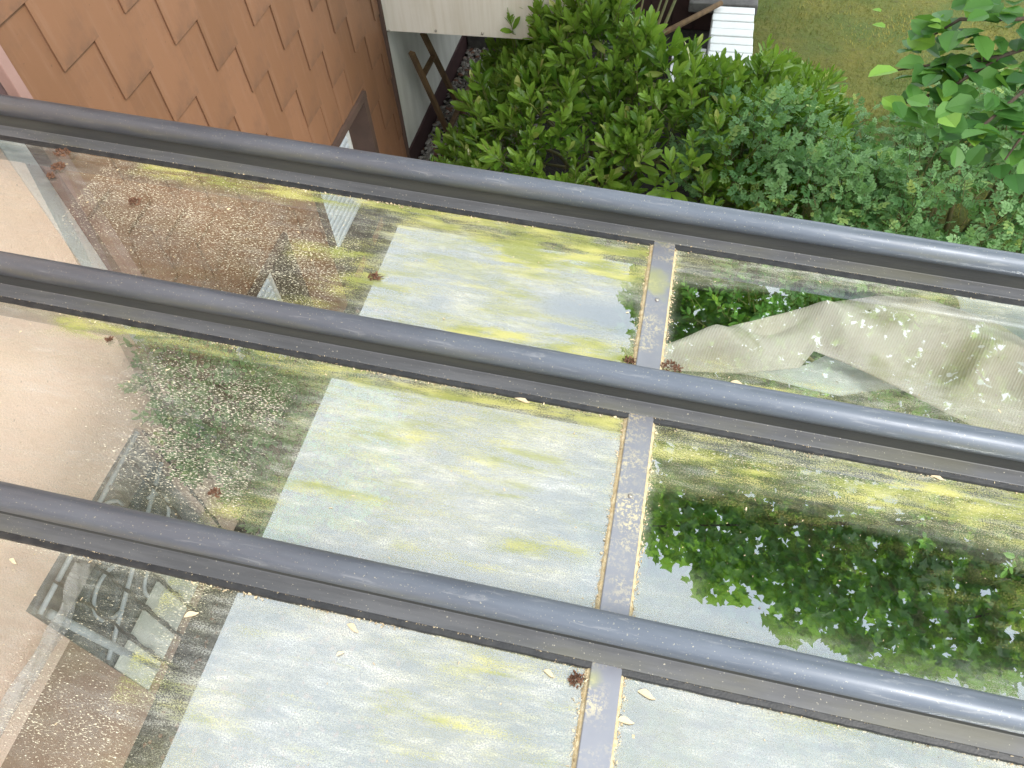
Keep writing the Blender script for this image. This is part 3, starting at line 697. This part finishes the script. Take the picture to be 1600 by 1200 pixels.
# ------------------------------------------------------------------ debris on the glass
Mc = cn.matrix_basis.copy() if False else Matrix.Translation(-H*Vector(NG))@Matrix.Rotation(SL, 4, 'Y')
def canopy_pt(s, t, z=0): return Mc@Vector((s, t, z))
def clump(px, py, r, label, n=70, cat='moss clump', mat='moss_clump', group=None):
    s, t = on_glass(px, py); v = []; f = []
    for i in range(n):
        a = random.uniform(0, 6.28); d = r*math.sqrt(random.random()); c = np.array([d*math.cos(a), d*math.sin(a)*.75, .002+random.uniform(0, .35)*r*(1-d/r)])
        l = random.uniform(.004, .010); dr = nrm(rng.normal(0, 1, 3)); sd_ = nrm(np.cross(dr, rng.normal(0, 1, 3)))*.0016
        b = len(v); dr[2] = abs(dr[2])*.6
        v += [c-sd_, c+sd_, c+dr*l*.6+sd_*1.4, c+dr*l, c+dr*l*.6-sd_*1.4+(0, 0, .001)]; f += [(b, b+1, b+2, b+4), (b+4, b+2, b+3)]
    me = mesh('moss_clump', v, f); o = link('moss_clump', me, M[mat]); o.matrix_world = Matrix.Translation(canopy_pt(s, t, .001))@Matrix.Rotation(SL, 4, 'Y')
    tag(o, label, cat, group); return o
CL = [(97, 240, .020, 'larger reddish brown moss clump in the group beside the white corner edge'), (92, 262, .018, 'flat brown moss clump in the group by the white corner edge'),
      (80, 276, .010, 'small dark moss clump lying over the white corner edge'), (212, 316, .016, 'dark brown moss clump alone on the brown see-through area'),
      (586, 434, .014, 'brown moss clump at the border of the bright reflection'), (1047, 575, .021, 'round brown moss clump right of the cross bar by the torn cloth'),
      (984, 566, .014, 'reddish moss clump left of the cross bar against the middle rafter'), (337, 772, .010, 'small brown moss clump above the barred window'),
      (902, 1062, .013, 'brown moss clump at the lower rafter beside the cross bar'), (172, 532, .007, 'tiny dark moss crumb over the peach wall')]
for c in CL: clump(c[0], c[1], c[2]*1.15, c[3], int(5200*c[2]), group='moss clumps lying on the glass')
def husk(px, py, L, ang, label):
    s, t = on_glass(px, py); n = 8; v = []; f = []
    for i in range(n+1):
        u = i/n; w_ = L*.22*math.sin(math.pi*min(1, u*1.05))*(1-.3*u)+.0006; z = .001+.002*math.sin(u*3)
        v += [((u-.5)*L, -w_+.08*L*math.sin(u*5), z), ((u-.5)*L, w_*.8+.08*L*math.sin(u*5), z+.0015)]
    for i in range(n): f.append((2*i, 2*i+2, 2*i+3, 2*i+1))
    me = mesh('seed_husk', v, f); o = link('seed_husk', me, M['seed'])
    o.matrix_world = Matrix.Translation(canopy_pt(s, t, .002))@Matrix.Rotation(SL, 4, 'Y')@Matrix.Rotation(ang, 4, 'Z')
    md = o.modifiers.new('s', 'SOLIDIFY'); md.thickness = .0008; tag(o, label, 'seed husk', 'seed husks lying on the glass')
HK = [(1152, 601, .032, -.1, 'single tan seed husk near the torn cloth'), (816, 626, .034, -.1, 'beige seed husk against the middle rafter over the pale reflection'),
      (503, 890, .03, .2, 'seed husk just above the lowest rafter'), (552, 982, .026, -.3, 'curled seed husk just below the lowest rafter, left one'),
      (858, 1053, .022, -.3, 'pale seed husk left of the moss clump under the lowest rafter'), (921, 1066, .018, .2, 'seed husk touching the top of the lowest cross bar'),
      (918, 1106, .016, 1., 'seed husk on the left sealant of the lowest cross bar'), (977, 1127, .030, .1, 'pale seed husk right of the lowest cross bar'),
      (1010, 1086, .032, -.15, 'long stalked seed husk under the lowest rafter right of the cross bar'), (300, 961, .026, .6, 'straw coloured husk right of the barred window'),
      (22, 878, .018, -.2, 'torn husk on the peach wall area at the left edge'), (1462, 746, .030, -.2, 'flaky husk under the middle rafter at the right'),
      (312, 266, .020, 0, 'brownish husk under the top rafter on the algae line'), (532, 1022, .014, .8, 'small husk on the pale pane at the bottom')]
for hk in HK: husk(*hk)
def crumbs():
    v = []; f = []
    for i in range(2600):
        b_ = random.choice(BARS[:3]); s = random.uniform(-1.3, 1.4) if random.random() < .7 else random.uniform(-.9, MX)
        side = -1 if random.random() < .8 else 1
        t = b_+side*(.049+abs(random.gauss(0, .004))); 
        if noise.noise(Vector((s*6, t*3, 4))) < -.05: continue
        c = np.array([s, t, .0015]); L = random.uniform(.0012, .0035); d = rng.normal(0, 1, 3)*L; e = rng.normal(0, 1, 3)*L*.6
        d[2] = abs(d[2])*.5; k = len(v); v += [c, c+d, c+e+(0, 0, .001), c+d+e]; f += [(k, k+1, k+2), (k+1, k+3, k+2)]
    for i in range(1500):
        j = random.randrange(3); t = random.uniform(BARS[j+1]+.05, BARS[j]-.05); s = MX+random.choice((-1, 1))*(.033+abs(random.gauss(0, .004)))
        c = np.array([s, t, .002]); L = random.uniform(.001, .003); d = rng.normal(0, 1, 3)*L; e = rng.normal(0, 1, 3)*L*.6
        d[2] = abs(d[2])*.5; k = len(v); v += [c, c+d, c+e+(0, 0, .001), c+d+e]; f += [(k, k+1, k+2), (k+1, k+3, k+2)]
    for i in range(3600):
        b_ = BARS[i % 3]; s = random.uniform(-1.6, 1.5)
        if i % 2: c = np.array([s, b_-.0405+random.gauss(0, .0006), .0098])
        else: c = np.array([s, random.uniform(BARS[i % 3]-.5, b_-.05), .001])
        L = random.uniform(.0006, .0016)*(1 if i % 2 else random.choice((1, 1, 2.2))); d = rng.normal(0, 1, 3)*L; e = rng.normal(0, 1, 3)*L*.6
        d[2] = abs(d[2])*.4; k = len(v); v += [c, c+d, c+e+(0, 0, .0008), c+d+e]; f += [(k, k+1, k+2), (k+1, k+3, k+2)]
    o = link('pollen_crumbs', mesh('pollen_crumbs', v, f), M['seed']); o.matrix_world = Mc
    tag(o, 'fine beige pollen and seed crumbs gathered along seals of the glass canopy', 'crumbs', None, 'stuff')
crumbs()

# ------------------------------------------------------------------ torn awning cloth hanging just under the glass
def under(px, py, dz):
    r = ray(px, py); return Vector(r*(-(H+dz)/r.dot(NG)))
def interp(pts, u):
    pts = np.array(pts, float); L = np.r_[0, np.cumsum(np.hypot(*np.diff(pts[:, :2], axis=0).T))]; L /= L[-1]
    return [np.interp(u, L, pts[:, k]) for k in range(pts.shape[1])]
cl = empty('awning_cloth', 'torn ribbed grey beige awning cloth sagging under the right glass pane', 'awning cloth', tuple(under(1350, 560, .15)))
def cloth_piece(name, top, bot, mat, nu=150, nv=60, wr=.085, seed=1, belly=.05):
    v = []; uv = []; f = []
    for i in range(nu+1):
        u = i/nu; a = interp(top, u); b = interp(bot, u)
        A = under(a[0], a[1], a[2]); B = under(b[0], b[1], b[2])
        for j in range(nv+1):
            q = j/nv; P = A.lerp(B, q)
            s = .7*noise.noise(Vector((P.x*2.6+P.y*4, P.y*5-P.x*2, seed)))+.75*(.5-abs(noise.noise(Vector((P.x*3.2+P.y*2.5, P.y*4.5-P.x*1.5, seed+6)))*2.2))+.22*noise.noise(Vector((P.x*10, P.y*8, seed+3)))
            P.z += wr*s*min(1, 5*q*(1.0-q)+.04)*min(1, .3+u*2.2)+belly*math.sin(math.pi*q)
            v.append(P-cl.location); uv.append((P.x, P.y))
    for i in range(nu):
        for j in range(nv): a = i*(nv+1)+j; f.append((a, a+nv+1, a+nv+2, a+1))
    me = mesh(name, v, f, True); ul = me.uv_layers.new(name='UVMap')
    for lp in me.loops: ul.data[lp.index].uv = uv[lp.vertex_index]
    o = link(name, me, mat, cl); md = o.modifiers.new('s', 'SOLIDIFY'); md.thickness = .0015; return o
cloth_piece('cloth', [(1015, 552, .10), (1100, 522, .10), (1200, 494, .10), (1290, 474, .09), (1370, 463, .09), (1440, 466, .09), (1500, 484, .10), (1560, 506, .10), (1640, 560, .10), (1760, 590, .12)],
            [(1015, 578, .12), (1080, 580, .12), (1160, 584, .13), (1250, 574, .14), (1272, 548, .12), (1330, 572, .13), (1400, 605, .14), (1470, 642, .14), (1560, 684, .14), (1700, 760, .14)], M['cloth'])
cloth_piece('cloth_fold', [(1130, 574, .19), (1210, 576, .19), (1260, 570, .19), (1300, 552, .19), (1340, 575, .19), (1400, 598, .19)],
            [(1130, 578, .20), (1200, 592, .21), (1270, 610, .22), (1312, 619, .22), (1350, 612, .22), (1405, 606, .20)], M['cloth_under'], 60, 20, .02, 9, .015)
cloth_piece('cloth_fold', [(1485, 460, .20), (1550, 466, .20), (1650, 480, .20)], [(1500, 500, .20), (1570, 520, .20), (1660, 560, .20)], M['cloth_under'], 40, 16, .03, 5, .02)

# ------------------------------------------------------------------ foliage
def leaf_template(kind):
    if kind == 'laurel': P = [(0, 0), (.30, .13), (.65, .165), (.88, .10), (1, 0)]
    elif kind == 'round': P = [(0, 0), (.15, .27), (.5, .40), (.82, .22), (1, 0)]
    elif kind == 'ivy': P = [(0, 0), (.05, .30), (.35, .26), (.45, .46), (.62, .20), (1, 0)]
    else: P = [(0, 0), (.3, .24), (.7, .22), (1, 0)]
    v = [(x, 0, -.04*math.sin(x*3)) for x, _ in P]; n = len(P)
    L = {}; Rr = {}
    for i in range(n):
        x, w_ = P[i]
        if w_ > 0:
            L[i] = len(v); v.append((x, w_, .30*w_-.10*x*x)); Rr[i] = len(v); v.append((x, -w_, .30*w_-.10*x*x))
    for i in range(n): v[i] = (v[i][0], 0, -.10*v[i][0]**2)
    f = []
    for i in range(n-1):
        for D, fl in ((L, 0), (Rr, 1)):
            q = [i, i+1]+([D[i+1]] if i+1 in D else [])+([D[i]] if i in D else [])
            if len(q) >= 3: f.append(tuple(q[::-1] if fl else q))
    return np.array(v), f
TPL = {k: leaf_template(k) for k in ('laurel', 'round', 'ivy', 'rose')}
def frame(d, up):
    d = nrm(d); s = np.cross(up, d); s = nrm(s) if np.linalg.norm(s) > 1e-3 else nrm(np.cross(d, [1, .2, .1])); n = np.cross(d, s); return np.stack([d, s, n], 1)
def compound():      # rose leaf: seven leaflets on a stalk, unit length
    v0, f0 = TPL['rose']; V = []; Fc = []
    for (x, a, s) in ((.28, 1.0, .30), (.28, -1.0, .30), (.50, .95, .34), (.50, -.95, .34), (.70, .8, .34), (.70, -.8, .34), (.74, 0, .38)):
        c, q = math.cos(a), math.sin(a); p = v0*s*np.array([1, 1.15, 1]); p = np.stack([p[:, 0]*c-p[:, 1]*q+x, p[:, 0]*q+p[:, 1]*c, p[:, 2]-.05*x], -1)
        b = len(V); V += list(p); Fc += [tuple(b+i for i in ff) for ff in f0]
    b = len(V); V += [np.array(p) for p in ((0, .008, 0), (0, -.008, 0), (.78, -.006, -.04), (.78, .006, -.04))]; Fc.append((b, b+1, b+2, b+3))
    return np.array(V), Fc
TPL['compound'] = compound()
def leaf_object(o_name, kind, pos, rot, size, var, mat, root, cache={}):
    key = (kind, min(5, int(var*6)))
    if key not in cache:
        v, f = TPL[kind]; cache[key] = mesh('leaf', v, f, False, [min(1, (key[1]+.5)/6)]*len(v)); cache[key].materials.append(mat)
    o = bpy.data.objects.new('leaf', cache[key]); COL.objects.link(o); o.parent = root
    Mx = np.eye(4); Mx[:3, :3] = rot*size; Mx[:3, 3] = pos-np.array(root.location); o.matrix_local = Matrix(Mx.tolist()); return o
def foliage(root, kind, leaves, mat, nobj=300, name='foliage', minpx=9):
    """leaves: list of (pos, rot3x3, size, var). The largest in view become objects, the rest one mesh."""
    P = np.array([l[0] for l in leaves]); pp = proj(P); depth = -(P@R)[:, 2]
    vis = (depth > .3) & (pp[:, 0] > -20) & (pp[:, 0] < 1620) & (pp[:, 1] > -20) & (pp[:, 1] < 1220)
    sz = np.array([l[2] for l in leaves])*F/np.maximum(depth, .3)*(vis)
    out = np.array([l[4] if len(l) > 4 else 0 for l in leaves])
    order = np.argsort(-(sz*(.6+out))); pick = set(i for i in order[:nobj] if sz[i] > minpx)
    v0, f0 = TPL[kind]; V = []; Fc = []; A = []
    for i, l in enumerate(leaves):
        if i in pick: leaf_object('leaf', kind, l[0], l[1], l[2], l[3], mat, root)
        else:
            b = len(V); V.extend((v0*l[2])@l[1].T+(l[0]-np.array(root.location))); Fc.extend([tuple(b+q for q in ff) for ff in f0]); A.extend([l[3]]*len(v0))
    if V:
        o = link(name, mesh(name, V, Fc, False, A), mat, root); o['kind'] = 'stuff'
def ell_points(ells, n, shell=.75):
    """points in the outer shell of a union of ellipsoids, with an outward direction"""
    tot = sum(e[3]*e[4]+e[4]*e[5]+e[3]*e[5] for e in ells); out = []
    for e in ells:
        k = int(n*(e[3]*e[4]+e[4]*e[5]+e[3]*e[5])/tot)
        for _ in range(k):
            d = nrm(rng.normal(0, 1, 3)); d[2] = d[2] if d[2] > -.45 else -d[2]
            rr = shell+(1.06-shell)*random.random()**.6
            rr *= 1+.16*noise.noise(Vector((d[0]*2.2+e[0], d[1]*2.2+e[1], d[2]*2.2)))
            p = np.array(e[:3])+d*np.array(e[3:6])*rr
            if p[2] < GZ+.05: continue
            ins = any((((p-np.array(g[:3]))/np.array(g[3:6]))**2).sum() < .5 for g in ells if g is not e)
            if ins: continue
            out.append((p, nrm(d/np.array(e[3:6])), rr))
    return out
def bush(kind, name, label, cat, ells, nshoot, per, size, mat, up=.7, ang=(.6, 1.1), slen=.12, keep=None, nobj=300, group=None, stem='cane', minpx=9, core=True):
    bx = np.mean([e[0] for e in ells]); by = np.mean([e[1] for e in ells])
    root = empty(name, label, cat, (bx, by, GZ), group=group); leaves = []; sb = MB()
    for p, d, rr in ell_points(ells, nshoot):
        if keep is not None and not keep(p): continue
        ax = nrm(d*(1-up)+np.array([0, 0, up])+rng.normal(0, .22, 3)); base = p-ax*slen*.5
        sv = np.clip(random.gauss(.42, .2)+.25*(rr-.9), 0, .8); ph = random.uniform(0, 6.28)
        sz_ = random.uniform(.65, 1.15); a1 = np.cross(ax, [0, 0, 1.]) ; a1 = nrm(a1 if np.linalg.norm(a1) > 1e-2 else [1, 0, 0]); a2 = np.cross(ax, a1)
        sb.tube([base-ax*slen*.8, base+ax*slen*.9], [.003, .0015], 4)
        for k in range(per):
            t = k/(per-1+1e-6); ph += 2.4; th = ang[1]+(ang[0]-ang[1])*t+random.gauss(0, .12)
            dr = ax*math.cos(th)+(a1*math.cos(ph)+a2*math.sin(ph))*math.sin(th)
            rot = frame(dr, ax*.6+np.array([0, 0, .7])+rng.normal(0, .5, 3))
            var = float(np.clip(sv+random.gauss(0, .12)+.15*t, 0, .8)); 
            if random.random() < .07: var = random.uniform(.84, 1)
            leaves.append((base+ax*slen*t, rot, size*sz_*random.uniform(.7, 1.15)*(.75+.4*(1-t)), var, rr-.9))
    foliage(root, kind, leaves, mat, nobj, minpx=minpx)
    o = sb.build('twigs', M[stem], root); o.data.transform(Matrix.Translation(-root.location)); o['kind'] = 'stuff'
    for e in ells:
        for j in range(3):
            a = random.uniform(0, 6.28); tip = (e[0]+e[3]*.5*math.cos(a), e[1]+e[4]*.5*math.sin(a), e[2]+e[5]*.3)
            mid = ((tip[0]+bx)/2, (tip[1]+by)/2, (GZ+tip[2])/2+.1)
            b_ = MB().tube([(bx+.05*math.cos(a), by+.05*math.sin(a), GZ-.02), mid, tip], [.022, .014, .006], 6).build('stem', M[stem], root, True)
            b_.data.transform(Matrix.Translation(-root.location))
    return root
def not_wall(p):          # clipped back along the garden wall and the shed front
    q = proj(p); return not (q[0] > 1090 and q[1] < 112 and q[0] < 1185) and not (985 < q[0] <= 1090 and q[1] < 28+(q[0]-985)*.6)
# laurels: x y z rx ry rz
bush('laurel', 'laurel_bush', 'large glossy laurel bush in front of the cream balcony', 'bush',
     [(-.45, 5.0, -2.95, .80, .75, .95), (-.95, 4.95, -3.3, .50, .5, .5), (-.28, 5.3, -2.75, .48, .6, .72), (-.72, 4.3, -3.25, .72, .6, .6), (.0, 4.3, -3.15, .7, .7, .65),
      (-1.15, 4.3, -3.5, .50, .5, .35), (-.35, 4.6, -3.0, .7, .6, .7), (-.45, 4.0, -3.45, .75, .35, .32), (-.15, 4.55, -3.2, .5, .6, .5)],
     2500, 10, .125, M['laurel'], .60, (.25, .95), .13, keep=lambda p: not_wall(p))
bush('laurel', 'laurel_bush', 'lighter laurel bush below the white brick wall, next to the lawn', 'bush',
     [(.30, 5.15, -3.5, .42, .4, .32), (.66, 5.15, -3.45, .42, .45, .38), (.60, 4.5, -3.3, .5, .6, .5)],
     620, 10, .105, M['laurel'], .62, (.25, .95), .12, keep=lambda p: not_wall(p))
bush('compound', 'rose_bush', 'blue green rose bush growing into the laurel', 'bush',
     [(.45, 4.0, -3.0, .42, .38, .42), (.85, 3.75, -3.1, .5, .35, .4), (1.1, 3.6, -3.2, .4, .4, .4)], 420, 5, .10, M['rose'], .55, (.7, 1.3), .12, minpx=12)
bush('compound', 'rose_bush', 'light green rose bush behind the top rafter on the right', 'bush',
     [(1.5, 3.7, -3.1, .6, .5, .5), (2.1, 3.95, -2.95, .6, .5, .6), (1.7, 4.3, -3.1, .5, .45, .45)], 620, 5, .10, M['rose'], .55, (.7, 1.3), .12, minpx=12)
bush('compound', 'rose_bush', 'dark rose bush at the lawn edge under the round leaved tree', 'bush',
     [(1.0, 4.7, -3.4, .35, .4, .35), (2.2, 4.9, -3.35, .6, .45, .42)], 320, 5, .095, M['rose'], .5, (.7, 1.3), .12, minpx=12)
bush('compound', 'rose_bush', 'bright rose bush low at the right frame edge', 'bush',
     [(2.7, 3.6, -3.1, .6, .6, .55), (2.0, 3.4, -3.25, .5, .5, .4), (1.2, 3.3, -3.4, .5, .4, .35)], 480, 5, .10, M['rose'], .55, (.7, 1.3), .12, minpx=12)
# plants under the canopy
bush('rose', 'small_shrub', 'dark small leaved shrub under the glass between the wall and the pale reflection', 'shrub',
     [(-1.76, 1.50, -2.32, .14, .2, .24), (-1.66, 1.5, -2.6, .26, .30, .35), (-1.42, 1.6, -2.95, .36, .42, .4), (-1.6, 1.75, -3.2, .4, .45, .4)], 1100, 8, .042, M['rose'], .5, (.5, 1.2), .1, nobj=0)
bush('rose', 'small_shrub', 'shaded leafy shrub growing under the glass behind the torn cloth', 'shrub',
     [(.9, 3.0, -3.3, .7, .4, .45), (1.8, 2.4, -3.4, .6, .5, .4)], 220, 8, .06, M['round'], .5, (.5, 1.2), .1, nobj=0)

def ground_ivy():
    v0, f0 = TPL['ivy']; V = []; Fc = []; A = []
    for i in range(7000):
        q = np.array([random.uniform(-.2, 3.2), random.uniform(.1, 3.6), 0.]); q[2] = GZ+.04+.30*abs(noise.noise(Vector((q[0]*1.5, q[1]*1.5, 0))))+random.uniform(0, .06)
        rot = frame(rng.normal(0, 1, 3)*np.array([1, 1, .3]), np.array([0, 0, 1.])+rng.normal(0, .3, 3)); b = len(V)
        V.extend((v0*random.uniform(.05, .09))@rot.T+q); Fc.extend([tuple(b+k for k in ff) for ff in f0]); A.extend([random.uniform(0, .6)]*len(v0))
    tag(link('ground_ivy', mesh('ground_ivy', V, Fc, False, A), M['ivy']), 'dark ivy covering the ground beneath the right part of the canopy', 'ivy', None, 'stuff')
ground_ivy()
# round leaved tree at the right, one bough reaches into view
def round_tree():
    root = empty('round_leaved_tree', 'tree bough with large round green leaves over the lawn at the right', 'tree', (3.6, 4.6, GZ)); L = np.array(root.location)
    def P(px, py, d): r = nrm(ray(px, py)); return r*d
    tr = [(3.6, 4.6, GZ-.05), (3.5, 4.5, -2.6), (3.45, 4.3, -1.4), (3.3, 4.2, -.2), (3.3, 4.2, 1.2)]
    b = MB().tube(tr, [.09, .075, .06, .045, .02], 10).build('trunk', M['bark'], root, True); b.data.transform(Matrix.Translation(-root.location))
    paths = [[P(1700, 40, 3.9), P(1560, 90, 3.6), P(1480, 140, 3.5), P(1400, 165, 3.45)], [P(1700, 60, 3.9), P(1590, 150, 3.4), P(1520, 210, 3.3), P(1470, 200, 3.3)],
             [P(1700, 20, 3.9), P(1590, 30, 3.6), P(1500, 30, 3.6), P(1450, 60, 3.6)], [P(1700, 60, 3.9), P(1620, 180, 3.4), P(1570, 250, 3.3)],
             [P(1560, 90, 3.6), P(1500, 95, 3.6), P(1400, 110, 3.55)]]
    leaves = []
    for p in paths:
        pts = [Vector(q) for q in p]
        if p[0][0] > 2: pts = [Vector((3.35, 4.25, -1.0))]+pts
        o = MB().tube(pts, [.014]+[.007]*(len(pts)-2)+[.003], 6).build('branch', M['bark'], root, True); o.data.transform(Matrix.Translation(-root.location))
        for i in range(len(p)-1):
            for k in range(17):
                q = p[i]+(p[i+1]-p[i])*random.random()+rng.normal(0, .05, 3); dr = nrm(rng.normal(0, 1, 3)*np.array([1, 1, .25])+np.array([-.2, -.2, 0]))
                var = np.clip(random.gauss(.35, .2), 0, .8)
                if random.random() < .10: var = .95
                leaves.append((q, frame(dr, np.array([0, 0, 1.])+rng.normal(0, .35, 3)), random.uniform(.075, .115), float(var), .1))
    for (px, py, s) in ((1383, 43, .05), (1377, 18, .035), (1470, 45, .05), (1470, 35, .04)):
        leaves.append((P(px, py, 3.5), frame(np.array([-.5, .3, 0]), np.array([0, 0, 1.])), s, .95, .3))
    for i in range(500):     # rest of the crown, outside the frame
        q = np.array([random.gauss(3.9, .7), random.gauss(4.6, .7), random.gauss(.2, .7)]); pr = proj(q)
        if pr[0] < 1620 and pr[1] > -20: continue
        leaves.append((q, frame(rng.normal(0, 1, 3), np.array([0, 0, 1.])), .09, random.uniform(.1, .7)))
    foliage(root, 'round', leaves, M['round'])
round_tree()

# tree whose crown hangs over the canopy; it shows as the mirror image in the panes
def over_tree():
    root = empty('overhanging_tree', 'tree with pointed leaves whose crown is mirrored in the right hand panes', 'tree', (3.9, 2.2, GZ))
    tr = [(3.9, 2.2, GZ-.05), (3.8, 2.25, -2.2), (3.75, 2.3, -.5), (3.5, 2.5, 1.2), (3.2, 2.8, 3.0)]
    b = MB().tube(tr, [.15, .12, .10, .07, .03], 12).build('trunk', M['bark'], root, True); b.data.transform(Matrix.Translation(-root.location))
    poly = np.array([(985, 425), (975, 470), (1000, 500), (975, 560), (1030, 600), (1010, 770), (990, 850), (1030, 880), (1080, 880), (1075, 915), (1130, 945), (1190, 930), (1205, 985), (1290, 1000), (1330, 1040), (1480, 1060), (1620, 1085), (2100, 1150), (2100, 250), (1060, 330)], float)
    def inside(p):
        x, y = p; c = False; n = len(poly); j = n-1
        for i in range(n):
            if (poly[i][1] > y) != (poly[j][1] > y) and x < (poly[j][0]-poly[i][0])*(y-poly[i][1])/(poly[j][1]-poly[i][1])+poly[i][0]: c = not c
            j = i
        return c
    leaves = []
    for _ in range(40):
        q = rng.uniform((.3, .2, -.1), (4.4, 6.8, 3.4), (14000, 3)); x, y, z = q.T
        lo = 1.9-.62*(x-.3); ok = (z > lo) & (z < lo+.6)
        mir = q-2*((q@NG)+H)[:, None]*NG; pm = proj(mir); px_, py_ = pm.T; ins = np.zeros(len(q), bool); j = len(poly)-1
        for i in range(len(poly)):
            cr = ((poly[i][1] > py_) != (poly[j][1] > py_)) & (px_ < (poly[j][0]-poly[i][0])*(py_-poly[i][1])/(poly[j][1]-poly[i][1]+1e-9)+poly[i][0]); ins ^= cr; j = i
        pr = proj(q); dp = -(q@R)[:, 2]; seen = (dp > 0) & (pr[:, 0] > -20) & (pr[:, 0] < 1620) & (pr[:, 1] > -10)
        for c in q[ok & ins & ~seen]:
            if noise.noise(Vector(c*1.7)) < -.30: continue
            dr = nrm(rng.normal(0, 1, 3)*np.array([1, 1, .4])+np.array([0, 0, -.45]))
            leaves.append((c, frame(dr, np.array([0, 0, 1.])+rng.normal(0, .3, 3)), random.uniform(.07, .12), float(np.clip(random.gauss(.45, .30), 0, 1))))
        if len(leaves) > 15000: break
    foliage(root, 'ivy', leaves, M['tree'], 0, 'crown')
    for k in range(16):
        e = Vector(leaves[random.randrange(len(leaves))][0]); s = Vector(tr[3]).lerp(Vector(tr[2]), random.random())
        o = MB().tube([s, s.lerp(e, .5)+Vector((0, 0, .15)), e], [.03, .016, .004], 6).build('branch', M['bark'], root, True); o.data.transform(Matrix.Translation(-root.location))
over_tree()
